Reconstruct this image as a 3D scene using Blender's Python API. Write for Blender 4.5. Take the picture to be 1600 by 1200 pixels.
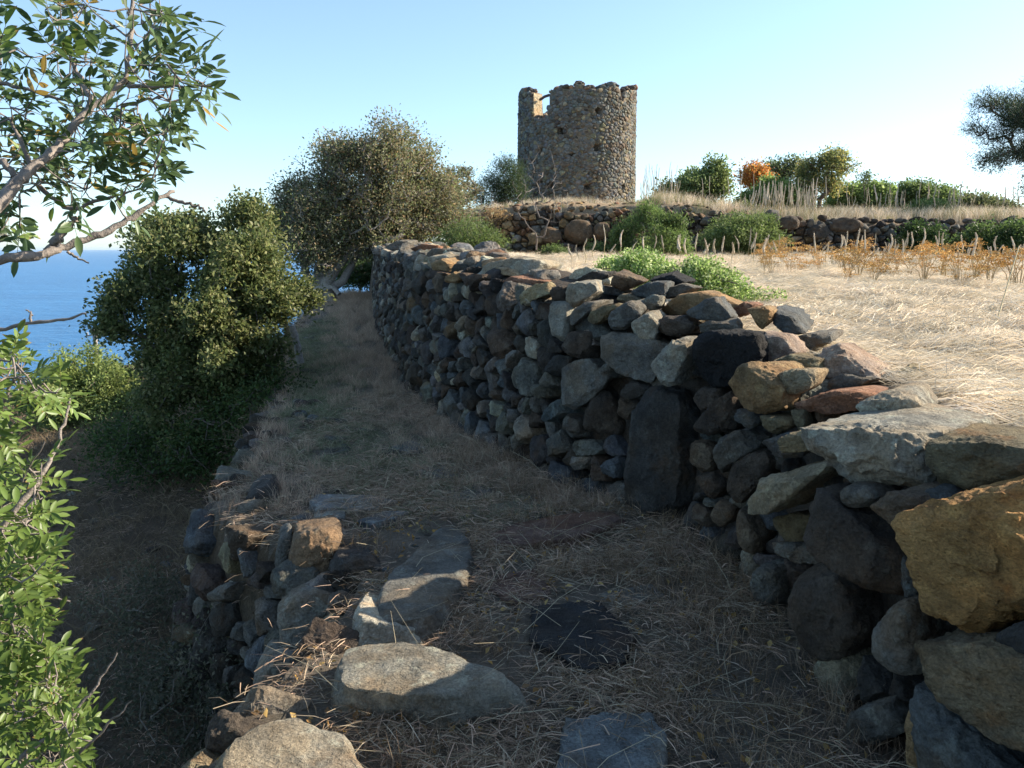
import bpy, bmesh, math, random
import numpy as np
from mathutils import Vector, Matrix

for o in list(bpy.data.objects):
    bpy.data.objects.remove(o)
SC = bpy.context.scene
COL = SC.collection
rng = np.random.default_rng(7)
random.seed(7)

# ------------------------------------------------------------------ camera
EYE = 1.6
PITCH = math.radians(9.66)
FPX = 1245.0
cam = bpy.data.objects.new('camera', bpy.data.cameras.new('camera'))
COL.objects.link(cam)
cam.location = (0, 0, EYE)
cam.rotation_euler = (math.radians(90) - PITCH, 0, 0)
cam.data.sensor_width = 36
cam.data.lens = 36 * FPX / 1600
cam.data.clip_start = 0.05
cam.data.clip_end = 90000
SC.camera = cam

# ------------------------------------------------------------------ light
SUN_EL = math.radians(28.0)
SUN_AZ = math.radians(17.0)          # measured from +X towards +Y
sd = Vector((math.cos(SUN_AZ) * math.cos(SUN_EL), math.sin(SUN_AZ) * math.cos(SUN_EL), math.sin(SUN_EL)))
world = bpy.data.worlds.new('World')
SC.world = world
world.use_nodes = True
wn = world.node_tree.nodes
sky = wn.new('ShaderNodeTexSky')
sky.sky_type = 'NISHITA'
sky.sun_disc = False
sky.sun_elevation = SUN_EL
sky.sun_rotation = math.radians(90) - SUN_AZ
sky.altitude = 400
sky.air_density = 0.8
sky.dust_density = 0.8
sky.ozone_density = 3.0
_mx = wn.new('ShaderNodeMix'); _mx.data_type = 'RGBA'; _mx.blend_type = 'MULTIPLY'; _mx.inputs[0].default_value = 1; _mx.inputs[7].default_value = (0.985, 1.05, 1.02, 1)
_gm = wn.new('ShaderNodeGamma'); _gm.inputs[1].default_value = 0.79; world.node_tree.links.new(sky.outputs[0], _gm.inputs[0]); world.node_tree.links.new(_gm.outputs[0], _mx.inputs[6]); world.node_tree.links.new(_mx.outputs[2], wn['Background'].inputs[0])
wn['Background'].inputs[1].default_value = 0.143
sl = bpy.data.lights.new('sun', 'SUN')
sl.energy = 4.8
sl.angle = math.radians(0.53)
sl.color = (1.0, 0.9, 0.74)
so = bpy.data.objects.new('sun', sl)
COL.objects.link(so)
so.rotation_euler = sd.to_track_quat('Z', 'Y').to_euler()
SC.view_settings.view_transform = 'Standard'
SC.view_settings.look = 'None'
SC.view_settings.exposure = 1.4
SC.view_settings.gamma = 1
SC.view_settings.use_curve_mapping = False

# ------------------------------------------------------------------ pixel helpers (photo pixels 1600x1200)
cP, sP = math.cos(PITCH), math.sin(PITCH)
def ray(u, v):
    x = (u - 800) / FPX; up = (600 - v) / FPX
    return np.array([x, cP + up * sP, -sP + up * cP])
def PY(u, v, Y):
    d = ray(u, v); p = d * (Y / d[1]); p[2] += EYE; return p
def PZ(u, v, z):
    d = ray(u, v); p = d * ((z - EYE) / d[2]); p[2] += EYE; return p
def proj(p):
    p = np.asarray(p, float); q = p - np.array([0, 0, EYE])
    x = q[..., 0]; f = q[..., 1] * cP - q[..., 2] * sP; up = q[..., 1] * sP + q[..., 2] * cP
    f = np.maximum(f, 1e-3)
    return 800 + FPX * x / f, 600 - FPX * up / f, f

# ------------------------------------------------------------------ noise
def _h(ix, iy, iz, s):
    n = (ix * 374761393 + iy * 668265263 + iz * 1274126177 + s * 974634777) & 0xFFFFFFFF
    n = ((n ^ (n >> 13)) * 1274126177) & 0xFFFFFFFF
    n = n ^ (n >> 16)
    return (n & 0xFFFF) / 32767.5 - 1.0
def vnoise(p, s=0):
    p = np.asarray(p, float); i = np.floor(p).astype(np.int64); f = p - i
    f = f * f * f * (f * (f * 6 - 15) + 10)
    r = 0
    for dx in (0, 1):
        wx = f[..., 0] if dx else 1 - f[..., 0]
        for dy in (0, 1):
            wy = f[..., 1] if dy else 1 - f[..., 1]
            for dz in (0, 1):
                wz = f[..., 2] if dz else 1 - f[..., 2]
                r = r + wx * wy * wz * _h(i[..., 0] + dx, i[..., 1] + dy, i[..., 2] + dz, s)
    return r
def fbm(p, o=3, s=0):
    r = 0; a = 1.0
    for k in range(o):
        r = r + a * vnoise(p * (2 ** k) + 17.3 * k, s + k); a *= 0.5
    return r
def fb2(x, y, sc, o=3, s=0):
    p = np.stack([x * sc, y * sc, np.zeros_like(x) + 0.37], -1)
    return fbm(p, o, s)
def sstep(a, b, x):
    t = np.clip((x - a) / (b - a), 0, 1); return t * t * (3 - 2 * t)

# ------------------------------------------------------------------ object helpers
def tag(o, label=None, cat=None, group=None, kind=None):
    if label: o['label'] = label
    if cat: o['category'] = cat
    if group: o['group'] = group
    if kind: o['kind'] = kind
    return o
def empty(name, loc, label=None, cat=None, group=None, kind=None):
    o = bpy.data.objects.new(name, None); COL.objects.link(o)
    o.location = loc; o.empty_display_size = 0.1
    return tag(o, label, cat, group, kind)
def mesh_np(name, V, F, tint=None, rid=None, smooth=True, sharp=None):
    """V (n,3), F list of (m,k) arrays"""
    me = bpy.data.meshes.new(name)
    V = np.asarray(V, np.float32)
    if not isinstance(F, list): F = [F]
    F = [np.asarray(f, np.int32) for f in F if len(f)]
    me.vertices.add(len(V)); me.vertices.foreach_set('co', V.ravel())
    nl = sum(f.size for f in F); nf = sum(len(f) for f in F)
    me.loops.add(nl); me.loops.foreach_set('vertex_index', np.concatenate([f.ravel() for f in F]))
    me.polygons.add(nf)
    tot = np.concatenate([np.full(len(f), f.shape[1], np.int32) for f in F])
    st = np.concatenate([[0], np.cumsum(tot)[:-1]]).astype(np.int32)
    me.polygons.foreach_set('loop_start', st)
    if smooth: me.polygons.foreach_set('use_smooth', np.ones(nf, bool))
    if tint is not None:
        a = me.attributes.new('tint', 'FLOAT_COLOR', 'POINT')
        t = np.ones((len(V), 4), np.float32)
        t[:, :3] = np.asarray(tint)
        if rid is not None: t[:, 3] = rid
        a.data.foreach_set('color', t.ravel())
    me.update(calc_edges=True)
    me.validate()
    if sharp: me.set_sharp_from_angle(angle=sharp)
    return me
def link(name, me, mat=None, parent=None, loc=(0, 0, 0)):
    o = bpy.data.objects.new(name, me); COL.objects.link(o)
    if mat is not None and len(me.materials) == 0: me.materials.append(mat)
    if parent is not None: o.parent = parent
    o.location = loc
    return o

# ------------------------------------------------------------------ materials
def new_mat(name):
    m = bpy.data.materials.new(name); m.use_nodes = True
    nt = m.node_tree; b = nt.nodes['Principled BSDF']
    return m, nt, b
class NT:
    def __init__(s, nt): s.nt = nt
    def n(s, t, **kw):
        x = s.nt.nodes.new(t)
        for k, v in kw.items():
            if k.startswith('_'): setattr(x, k[1:], v)
            else:
                key = int(k[1:]) if k[0] == 'i' and k[1:].isdigit() else k
                x.inputs[key].default_value = v
        return x
    def l(s, a, b): s.nt.links.new(a, b)
    def noise(s, vec, scale, detail=4, rough=0.55):
        x = s.n('ShaderNodeTexNoise', Scale=scale, Detail=detail, Roughness=rough)
        if vec is not None: s.l(vec, x.inputs['Vector'])
        return x.outputs['Fac']
    def ramp(s, f, a, b, ca=(0, 0, 0, 1), cb=(1, 1, 1, 1)):
        r = s.n('ShaderNodeValToRGB'); e = r.color_ramp.elements
        e[0].position = a; e[1].position = b; e[0].color = ca; e[1].color = cb
        s.l(f, r.inputs[0]); return r.outputs[0]
    def mix(s, f, a, b, mode='MIX'):
        m = s.n('ShaderNodeMix', _data_type='RGBA', _blend_type=mode)
        for sock, v in ((m.inputs[0], f), (m.inputs[6], a), (m.inputs[7], b)):
            if hasattr(v, 'links'): s.l(v, sock)
            elif isinstance(v, (int, float)): sock.default_value = v
            else: sock.default_value = (*v, 1) if len(v) == 3 else v
        return m.outputs[2]
    def math(s, op, a, b=None):
        m = s.n('ShaderNodeMath', _operation=op)
        for i, v in enumerate((a, b)):
            if v is None: continue
            if hasattr(v, 'links'): s.l(v, m.inputs[i])
            else: m.inputs[i].default_value = v
        return m.outputs[0]
    def bump(s, h, st, dist, nrm=None):
        b = s.n('ShaderNodeBump', Strength=st, Distance=dist); s.l(h, b.inputs['Height'])
        if nrm is not None: s.l(nrm, b.inputs['Normal'])
        return b.outputs['Normal']

def rock_material(name, lichen=0.5, rust=0.4, fine=1.0, stretch=(1, 1, 1), pits=0.3, gain=1.0):
    m, nt, b = new_mat(name); T = NT(nt)
    at = T.n('ShaderNodeAttribute', _attribute_name='tint')
    geo = T.n('ShaderNodeNewGeometry')
    off = T.n('ShaderNodeCombineXYZ')
    k = T.math('MULTIPLY', at.outputs['Alpha'], 57.0)
    for i in range(3): T.l(k, off.inputs[i])
    ad = T.n('ShaderNodeVectorMath', _operation='ADD'); T.l(geo.outputs['Position'], ad.inputs[0]); T.l(off.outputs[0], ad.inputs[1])
    mp = T.n('ShaderNodeMapping'); mp.inputs['Scale'].default_value = stretch; T.l(ad.outputs[0], mp.inputs[0])
    V = mp.outputs[0]
    base = at.outputs['Color'] if gain == 1 else T.mix(1.0, at.outputs['Color'], (gain * .9, gain, gain * 1.1), 'MULTIPLY')
    n1 = T.noise(V, 7.0, 6, 0.68)
    c = T.mix(1.0, base, T.ramp(n1, 0.3, 0.7, (0.5, 0.48, 0.46, 1), (1.5, 1.48, 1.42, 1)), 'MULTIPLY')
    c = T.mix(T.ramp(T.noise(V, 4.1, 4, 0.6), 0.42, 0.6), c, T.mix(1.0, c, (1.16, 1.0, 0.84), 'MULTIPLY'))
    vc = T.n('ShaderNodeTexVoronoi', Scale=3.6, _feature='DISTANCE_TO_EDGE'); wv = T.n('ShaderNodeVectorMath', _operation='ADD'); nz = T.n('ShaderNodeTexNoise', Scale=6.0, Detail=3.0); T.l(V, nz.inputs['Vector']); T.l(nz.outputs['Color'], wv.inputs[0]); T.l(V, wv.inputs[1]); T.l(wv.outputs[0], vc.inputs['Vector'])
    crack = T.ramp(vc.outputs['Distance'], 0.0, 0.035, (0.45, 0.43, 0.4, 1), (1, 1, 1, 1))
    c = T.mix(0.3, c, crack, 'MULTIPLY')
    n2 = T.noise(V, 3.2, 4, 0.65)
    rf = T.math('MULTIPLY', T.ramp(n2, 0.55, 0.66), rust)
    c = T.mix(rf, c, T.mix(0.5, T.mix(1.0, base, (1.7, 1.1, 0.6), 'MULTIPLY'), (0.16, 0.08, 0.035)))
    n3 = T.noise(V, 11.0, 6, 0.7)
    lf = T.math('MULTIPLY', T.ramp(n3, 0.56, 0.63), lichen)
    c = T.mix(lf, c, T.mix(1.0, base, (2.0, 2.05, 1.85), 'MULTIPLY'))
    n4 = T.noise(V, 95.0, 3, 0.7)
    c = T.mix(1.0, c, T.ramp(n4, 0.25, 0.75, (0.6, 0.6, 0.6, 1), (1.4, 1.4, 1.4, 1)), 'MULTIPLY')
    T.l(c, b.inputs['Base Color'])
    b.inputs['Roughness'].default_value = 0.92
    b.inputs['Specular IOR Level'].default_value = 0.25
    n5 = T.noise(V, 14.0, 6, 0.68)
    nb = T.bump(n5, 1.0 * fine, 0.05)
    nb = T.bump(crack, 0.3, 0.015, nb)
    n6 = T.noise(V, 60.0, 5, 0.75)
    nb = T.bump(n6, 0.9 * fine, 0.014, nb)
    if pits:
        vo = T.n('ShaderNodeTexVoronoi', Scale=42.0); T.l(V, vo.inputs['Vector'])
        nb = T.bump(T.ramp(vo.outputs['Distance'], 0.0, 0.35), pits, 0.01, nb)
    T.l(nb, b.inputs['Normal'])
    return m
M_ROCK = rock_material('basalt_rock')
M_GOLD = rock_material('ochre_layered_rock', lichen=0.35, rust=1.0, stretch=(1, 1, 1.5), fine=1.3, pits=.8)
M_BLACK = rock_material('vesicular_basalt', lichen=0.12, rust=0.0, pits=1.0, fine=1.3)
M_TOWER = rock_material('tower_rubble', lichen=0.5, rust=0.25, pits=0, gain=1.3)

def soil_material(name, c1, c2, c3, scale=1.0, straw=1.0):
    m, nt, b = new_mat(name); T = NT(nt)
    g = T.n('ShaderNodeNewGeometry'); V = g.outputs['Position']
    mp = T.n('ShaderNodeMapping'); mp.inputs['Scale'].default_value = (1, 2.6, 1); mp.inputs['Rotation'].default_value = (0, 0, 0.35); T.l(V, mp.inputs[0])
    c = T.mix(T.ramp(T.noise(V, 0.9 * scale, 5, 0.6), 0.35, 0.65), c1, c2)
    c = T.mix(T.ramp(T.noise(V, 4.5 * scale, 6, 0.7), 0.48, 0.62), c, c3)
    c = T.mix(1.0, c, T.ramp(T.noise(mp.outputs[0], 45 * scale, 5, 0.75), 0.3, 0.7, (0.55, 0.55, 0.55, 1), (1.4, 1.4, 1.4, 1)), 'MULTIPLY')
    T.l(c, b.inputs['Base Color'])
    b.inputs['Roughness'].default_value = 0.95; b.inputs['Specular IOR Level'].default_value = 0.15
    nb = T.bump(T.noise(mp.outputs[0], 18 * scale, 6, 0.75), 0.9, 0.05)
    nb = T.bump(T.noise(mp.outputs[0], 90 * scale, 4, 0.8), 0.8, 0.01, nb)
    T.l(nb, b.inputs['Normal'])
    return m
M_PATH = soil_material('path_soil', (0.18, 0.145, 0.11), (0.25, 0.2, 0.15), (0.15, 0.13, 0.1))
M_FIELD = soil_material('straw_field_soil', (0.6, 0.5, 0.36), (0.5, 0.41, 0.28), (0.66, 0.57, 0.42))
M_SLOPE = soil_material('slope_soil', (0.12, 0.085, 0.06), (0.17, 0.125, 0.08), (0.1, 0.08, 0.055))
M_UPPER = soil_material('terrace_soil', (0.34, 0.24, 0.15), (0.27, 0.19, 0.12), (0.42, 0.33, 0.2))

def plant_material(name, transl=0.35, rough=0.5, spec=0.3, vary=True):
    m, nt, b = new_mat(name); T = NT(nt)
    at = T.n('ShaderNodeAttribute', _attribute_name='tint')
    oi = T.n('ShaderNodeObjectInfo')
    f = T.ramp(oi.outputs['Random'], 0, 1, (0.72, 0.74, 0.7, 1), (1.28, 1.25, 1.2, 1))
    c = T.mix(1.0, at.outputs['Color'], f, 'MULTIPLY') if vary else at.outputs['Color']
    T.l(c, b.inputs['Base Color'])
    b.inputs['Roughness'].default_value = rough; b.inputs['Specular IOR Level'].default_value = spec
    if transl:
        tr = T.n('ShaderNodeBsdfTranslucent'); T.l(c, tr.inputs[0])
        mx = T.n('ShaderNodeMixShader', i0=transl)
        out = nt.nodes['Material Output']
        T.l(b.outputs[0], mx.inputs[1]); T.l(tr.outputs[0], mx.inputs[2]); T.l(mx.outputs[0], out.inputs[0])
    return m
M_LEAF = plant_material('leaf', 0.48, 0.55, 0.3)
M_GLOSS = plant_material('glossy_leaf', 0.38, 0.42, 0.35)
M_STRAW = plant_material('dry_straw', 0.25, 0.95, 0.05)
M_STALK = plant_material('dry_stalk', 0.0, 0.85, 0.1)
def bark_material():
    m, nt, b = new_mat('bark'); T = NT(nt)
    at = T.n('ShaderNodeAttribute', _attribute_name='tint'); g = T.n('ShaderNodeNewGeometry')
    n = T.noise(g.outputs['Position'], 30, 5, 0.7)
    c = T.mix(1.0, at.outputs['Color'], T.ramp(n, 0.3, 0.7, (0.55, 0.55, 0.55, 1), (1.4, 1.4, 1.4, 1)), 'MULTIPLY')
    T.l(c, b.inputs['Base Color']); b.inputs['Roughness'].default_value = 0.85
    T.l(T.bump(T.noise(g.outputs['Position'], 60, 4, 0.7), 0.7, 0.01), b.inputs['Normal'])
    return m
M_BARK = bark_material()

# ------------------------------------------------------------------ layout lines
FL = np.array([(1.34, -2.0), (1.32, 0.5), (1.28, 1.6), (1.2, 2.3), (1.14, 3.0), (1.14, 3.6), (1.0, 4.25), (.71, 4.75), (.23, 5.5), (-.2, 6.4), (-.62, 7.3), (-1.2, 9.1), (-2.15, 13.2), (-3.2, 18.5), (-4.25, 24.6)])
FLZ = np.array([.93, .93, .92, .9, .88, .88, .98, 1.02, 1.16, 1.32, 1.4, 1.45, 1.5, 1.56, 1.62])
def arc(L):
    return np.concatenate([[0], np.cumsum(np.linalg.norm(np.diff(L, axis=0), axis=1))])
def resample(L, Z, step=0.1):
    a = arc(L); n = int(a[-1] / step) + 1; s = np.linspace(0, a[-1], n)
    X = np.interp(s, a, L[:, 0]); Y = np.interp(s, a, L[:, 1]); z = np.interp(s, a, Z)
    k = max(3, int(0.5 / step)); ker = np.ones(k) / k
    def sm(q):
        e = np.concatenate([np.full(k, q[0]), q, np.full(k, q[-1])]); return np.convolve(e, ker, 'same')[k:-k]
    X, Y, z = sm(X), sm(Y), sm(z)
    return s, np.stack([X, Y], 1), z
FLs, FLp, FLz = resample(FL, FLZ)
FLt = np.gradient(FLp, axis=0); FLt /= np.linalg.norm(FLt, axis=1)[:, None]
FLn = np.stack([-FLt[:, 1], FLt[:, 0]], 1)      # towards the path (left of travel)
def off_line(off): return FLp - FLn * off        # off > 0: into the wall / field
def sdist(px, py, L, chunk=20000):
    """signed distance (positive = right of travel) + index of nearest"""
    P = np.stack([px.ravel(), py.ravel()], 1); D = np.empty(len(P)); I = np.empty(len(P), int); S = np.empty(len(P))
    A = L[:-1]; Bv = L[1:] - L[:-1]; bb = (Bv ** 2).sum(1)
    for c in range(0, len(P), chunk):
        q = P[c:c + chunk]; w = q[:, None, :] - A[None]
        t = np.clip((w * Bv).sum(2) / bb, 0, 1)
        r = w - t[..., None] * Bv[None]; d = (r ** 2).sum(2); i = d.argmin(1)
        ii = np.arange(len(q)); I[c:c + chunk] = i
        rr = r[ii, i]; b = Bv[i]
        S[c:c + chunk] = np.sign(-(b[:, 0] * rr[:, 1] - b[:, 1] * rr[:, 0])); D[c:c + chunk] = np.sqrt(d[ii, i])
    return (D * S).reshape(px.shape), I.reshape(px.shape)
LE = np.array([(-1.05, -3.0), (-1.0, 1.0), (-.95, 2.2), (-.82, 2.9), (-.74, 3.3), (-.72, 3.75), (-1.1, 4.05), (-1.55, 4.4), (-1.86, 4.8), (-1.9, 5.6), (-2.2, 7.2), (-2.55, 9.0), (-3.2, 11.6), (-4.2, 16), (-5.3, 21.6), (-6.2, 27)])
TW = np.array([(-3.2, 29), (-1.9, 26.6), (-1.1, 25.4), (.6, 24.8), (2.6, 24.4), (4.4, 23.6), (6.2, 22.5), (8.5, 22.0), (12, 22.2), (16, 22.6), (30, 24), (70, 30)])
def path_z(x, y): return 0.2 * sstep(8, 24, y)
def field_z(x, y):
    return np.interp(y, [0, 3, 5, 8, 13, 20, 30], [.9, .92, .99, 1.14, 1.27, 1.33, 1.4])
def terrace_z(x, y):
    z = 2.35 + 0.05 * (y - 22.5)
    z = z + 0.5 * np.exp(-((x - 1.8) / 3.5) ** 2) * sstep(22, 27, y)
    z = z + 0.35 * np.exp(-((x - 5.2) / 1.6) ** 2 - ((y - 25) / 2.5) ** 2)
    return np.minimum(z, 3.75)
def left_z(x, y, dl):
    z = -1.02 - 0.085 * dl - 0.011 * dl * dl
    return z
def H(x, y, detail=True):
    x = np.asarray(x, float); y = np.asarray(y, float)
    dF, iF = sdist(x, y, FLp[::3]); dL, _ = sdist(x, y, LE); dT, _ = sdist(x, y, TW)
    z = path_z(x, y) + 0.0 * x
    # left drop
    dl = np.maximum(-dL, 0)
    w = sstep(0.02, 0.26, dl)
    w2 = sstep(0.0, .9, dl)
    far = sstep(5.2, 8.5, y)
    w = w * (1 - far) + w2 * far
    lz = np.maximum(left_z(x, y, np.minimum(dl, 9)), -50) - 0.21 * np.maximum(dl - 9, 0)
    z = z * (1 - w) + lz * w
    # field
    fz = field_z(x, y)
    wf = sstep(0.25, 0.42, dF) * (y < 60)
    z = np.where(dF > 0, z * (1 - wf) + fz * wf, z)
    # behind the wall's far end: land falls away west
    west = sstep(24.5, 27.5, y)
    # upper terrace (right/behind TW means left of travel = negative side)
    up = sstep(0.3, 0.75, -dT)
    east = sstep(-3.4, -1.2, x + 0.0 * y)
    tz = terrace_z(x, y)
    upl = up * east * (y > 15)
    falloff = -0.16 * np.maximum(y - 27, 0) - 0.1 * np.maximum(-3 - x, 0)
    zb = z + west * (1 - east) * falloff
    zb = np.where((y > 26) & (x < 0), np.minimum(zb, 0.9 * east + 0.2 + falloff * (1 - east)), zb)
    z = zb * (1 - upl) + tz * upl
    z = z - 0.004 * np.maximum(y - 44, 0) ** 2 * (y > 44)
    z = np.maximum(z, -60)
    if detail:
        z = z + 0.022 * fb2(x, y, 2.2, 4, 3) + 0.05 * fb2(x, y, 0.5, 3, 5) * sstep(0.3, 2.5, np.abs(dF)) * sstep(0.0, 2.0, np.abs(dL))
    return z
def Hp(x, y): return float(H(np.array([x]), np.array([y]))[0])
HAZE = 0.00004
# ------------------------------------------------------------------ ground
def warp(segs):
    out = [segs[0][0]]
    for a, b, h0, h1 in segs:
        n = max(2, int(round((b - a) / ((h0 + h1) / 2)))); t = np.linspace(0, 1, n + 1)
        r = h1 / h0; f = t if abs(r - 1) < 1e-3 else (r ** t - 1) / (r - 1)
        out += list(a + (b - a) * f[1:])
    return np.array(out)
gx = warp([(-420, -60, 14, 4), (-60, -9, 3, 0.35), (-9, -3.2, 0.3, 0.08), (-3.2, 3.4, 0.06, 0.06), (3.4, 12, 0.07, 0.25), (12, 40, 0.3, 1.4), (40, 150, 3, 12)])
gy = warp([(-14, 0, 1.6, 0.3), (0, 8, 0.06, 0.06), (8, 30, 0.07, 0.16), (30, 60, 0.3, 1.2), (60, 420, 2, 15)])
GX, GY = np.meshgrid(gx, gy)
GZ = H(GX, GY)
ny, nx = GX.shape
allV = np.stack([GX, GY, GZ], -1).reshape(-1, 3)
ii = np.arange(nx * ny).reshape(ny, nx)
quads = np.stack([ii[:-1, :-1], ii[:-1, 1:], ii[1:, 1:], ii[1:, :-1]], -1).reshape(-1, 4)
cx = allV[quads].mean(1)
dFc, _ = sdist(cx[:, 0], cx[:, 1], FLp[::3]); dLc, _ = sdist(cx[:, 0], cx[:, 1], LE); dTc, _ = sdist(cx[:, 0], cx[:, 1], TW)
isT = (dTc < -0.02) & (cx[:, 1] > 15) & (cx[:, 0] > -3.0)
isF = (~isT) & (dFc > 0.2) & (cx[:, 0] > -5.5) & (cx[:, 1] < 60)
isP = (~isT) & (~isF) & (dLc > -0.05) & (cx[:, 1] < 27.5)
isS = ~(isT | isF | isP)
GROUND = {}
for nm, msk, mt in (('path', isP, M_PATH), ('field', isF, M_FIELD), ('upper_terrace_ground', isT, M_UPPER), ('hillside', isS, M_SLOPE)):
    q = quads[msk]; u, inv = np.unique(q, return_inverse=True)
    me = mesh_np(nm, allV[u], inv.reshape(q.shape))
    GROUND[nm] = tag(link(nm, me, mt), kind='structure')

# ------------------------------------------------------------------ sea
def sea():
    rr = np.concatenate([[0], np.geomspace(60, 24500, 60)]); th = np.linspace(0, 2 * math.pi, 97)[:-1]
    V = [(0, 0, -40)]; F4 = []; F3 = []
    for r in rr[1:]:
        for t in th: V.append((r * math.cos(t), r * math.sin(t), -40))
    n = len(th)
    for j in range(n): F3.append((0, 1 + j, 1 + (j + 1) % n))
    for i in range(len(rr) - 2):
        a = 1 + i * n; b = a + n
        for j in range(n): F4.append((a + j, b + j, b + (j + 1) % n, a + (j + 1) % n))
    m, nt, b = new_mat('sea_water'); T = NT(nt)
    g = T.n('ShaderNodeNewGeometry')
    mp = T.n('ShaderNodeMapping'); mp.inputs['Scale'].default_value = (1, 1.9, 1); mp.inputs['Rotation'].default_value = (0, 0, -0.3); T.l(g.outputs['Position'], mp.inputs[0])
    n0 = T.noise(mp.outputs[0], 0.006, 5, 0.6)
    c = T.mix(T.ramp(n0, 0.35, 0.65), (0.02, 0.12, 0.29), (0.03, 0.15, 0.34))
    T.l(c, b.inputs['Base Color'])
    b.inputs['Roughness'].default_value = 0.32; b.inputs['IOR'].default_value = 1.33
    b.inputs['Specular IOR Level'].default_value = 0.35
    nb = T.bump(T.noise(mp.outputs[0], 0.16, 6, 0.7), 0.85, 2.2)
    nb = T.bump(T.noise(mp.outputs[0], 0.03, 4, 0.6), 0.6, 6.0, nb)
    T.l(nb, b.inputs['Normal'])
    tag(link('sea', mesh_np('sea', V, [np.array(F3), np.array(F4)]), m), kind='structure')
sea()
hz = bmesh.new(); bmesh.ops.create_cube(hz, size=1, matrix=Matrix.Translation((0, 0, (-63 + 14) / 2)) @ Matrix.Diagonal((52000, 52000, 77, 1)))
hme = bpy.data.meshes.new('haze'); hz.to_mesh(hme); hz.free()
hm = bpy.data.materials.new('haze_air'); hm.use_nodes = True; hm.node_tree.nodes.clear()
_pv = hm.node_tree.nodes.new('ShaderNodeVolumePrincipled'); _ou = hm.node_tree.nodes.new('ShaderNodeOutputMaterial')
_pv.inputs['Density'].default_value = HAZE; _pv.inputs['Color'].default_value = (.72, .86, 1, 1); _pv.inputs['Anisotropy'].default_value = 0.3
hm.node_tree.links.new(_pv.outputs[0], _ou.inputs['Volume'])
tag(link('haze', hme, hm), kind='stuff')

# ------------------------------------------------------------------ rocks
ICO = {}
for k in (1, 2, 3, 4, 5, 6):
    bm = bmesh.new(); bmesh.ops.create_icosphere(bm, subdivisions=k, radius=1.0)
    bm.verts.ensure_lookup_table()
    ICO[k] = (np.array([v.co[:] for v in bm.verts]), np.array([[v.index for v in f.verts] for f in bm.faces])); bm.free()
def rock_verts(N, C, dims, k, p=12, amp=0.06, freq=1.6, rough=0.012, seed=0):
    """N (m,3) plane normals, C (m,) distances"""
    d0, F = ICO[k]
    d = d0 * np.asarray(dims); d = d / np.linalg.norm(d, axis=1)[:, None]
    s = np.maximum(d @ N.T, 0) / C
    r = ((s ** p).sum(1)) ** (-1.0 / p)
    md = float(np.mean(dims))
    P = d * r[:, None]
    q = P / md * freq + seed * 3.17
    n = fbm(q, 4 if k >= 4 else 2, seed % 97)
    disp = amp * md * n
    if k >= 4:
        rd = 1 - np.abs(fbm(q * 2.1 + 9, 3, (seed + 5) % 97))       # ridged ledges
        disp = disp + amp * 1.0 * md * (rd - 0.6)
        disp = disp + rough * md * fbm(q * 7 + 3, 3 if k >= 5 else 2, (seed + 11) % 97) * 1.5
    P = P + d * disp[:, None]
    return P, F
def poly_planes(poly, n_front, front, back, chamfer, rs, gap=0.0, taper=0.1):
    """poly in local (t,b); returns planes in local (t,b,n)"""
    N = []; C = []
    m = len(poly)
    area = 0.5 * sum(poly[i][0] * poly[(i + 1) % m][1] - poly[(i + 1) % m][0] * poly[i][1] for i in range(m))
    sg = 1 if area > 0 else -1
    for i in range(m):
        a = np.array(poly[i]); b = np.array(poly[(i + 1) % m]); e = b - a; L = np.linalg.norm(e)
        if L < 1e-5: continue
        nn = np.array([e[1], -e[0]]) / L * sg; c = float(nn @ a) - gap
        c = max(c, 0.012)
        tp = rs.uniform(-0.12, taper)
        v = np.array([nn[0], nn[1], tp]); l = np.linalg.norm(v); N.append(v / l); C.append(c / l + max(tp, 0) * 0.0)
        if chamfer and rs.random() < 0.85:
            al = rs.uniform(0.45, 1.05); v = np.array([nn[0] * math.cos(al), nn[1] * math.cos(al), math.sin(al)])
            sup = c * math.cos(al) + front * math.sin(al)
            N.append(v); C.append(sup * rs.uniform(1 - chamfer, 0.98))
    N.append(n_front); C.append(front); N.append(np.array([0, 0, -1.0])); C.append(back)
    if chamfer > .15:
        hw = np.ptp(np.array(poly), axis=0) / 2
        for _ in range(rs.integers(2, 6)):
            a = rs.uniform(0, 2 * math.pi); e = rs.uniform(.35, 1.15); v = np.array([math.cos(a) * math.cos(e), math.sin(a) * math.cos(e), math.sin(e)])
            sup = math.sqrt((hw[0] * v[0]) ** 2 + (hw[1] * v[1]) ** 2) + front * v[2]
            N.append(v); C.append(sup * rs.uniform(.66, .98))
    return np.array(N), np.array(C)
PAL = {
 'g': (.125, .12, .108), 'l': (.25, .237, .2), 'd': (.05, .047, .044), 'k': (.02, .02, .021), 'b': (.115, .086, .06), 'n': (.07, .056, .045),
 'o': (.25, .17, .09), 'r': (.22, .12, .078), 't': (.22, .18, .12), 'G': (.38, .22, .085), 's': (.09, .097, .1), 'm': (.155, .13, .08), 'p': (.26, .205, .17)}
RANDC = ['g'] * 8 + ['d'] * 6 + ['s'] * 5 + ['n'] * 4 + ['b'] * 1 + ['l'] * 2 + ['g']
def rcol(rs, lst=RANDC):
    c = np.array(PAL[lst[rs.integers(len(lst))]]); return np.clip(c * rs.uniform(0.78, 1.22) * (1 + rs.uniform(-.05, .05, 3)), 0, 1)
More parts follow.
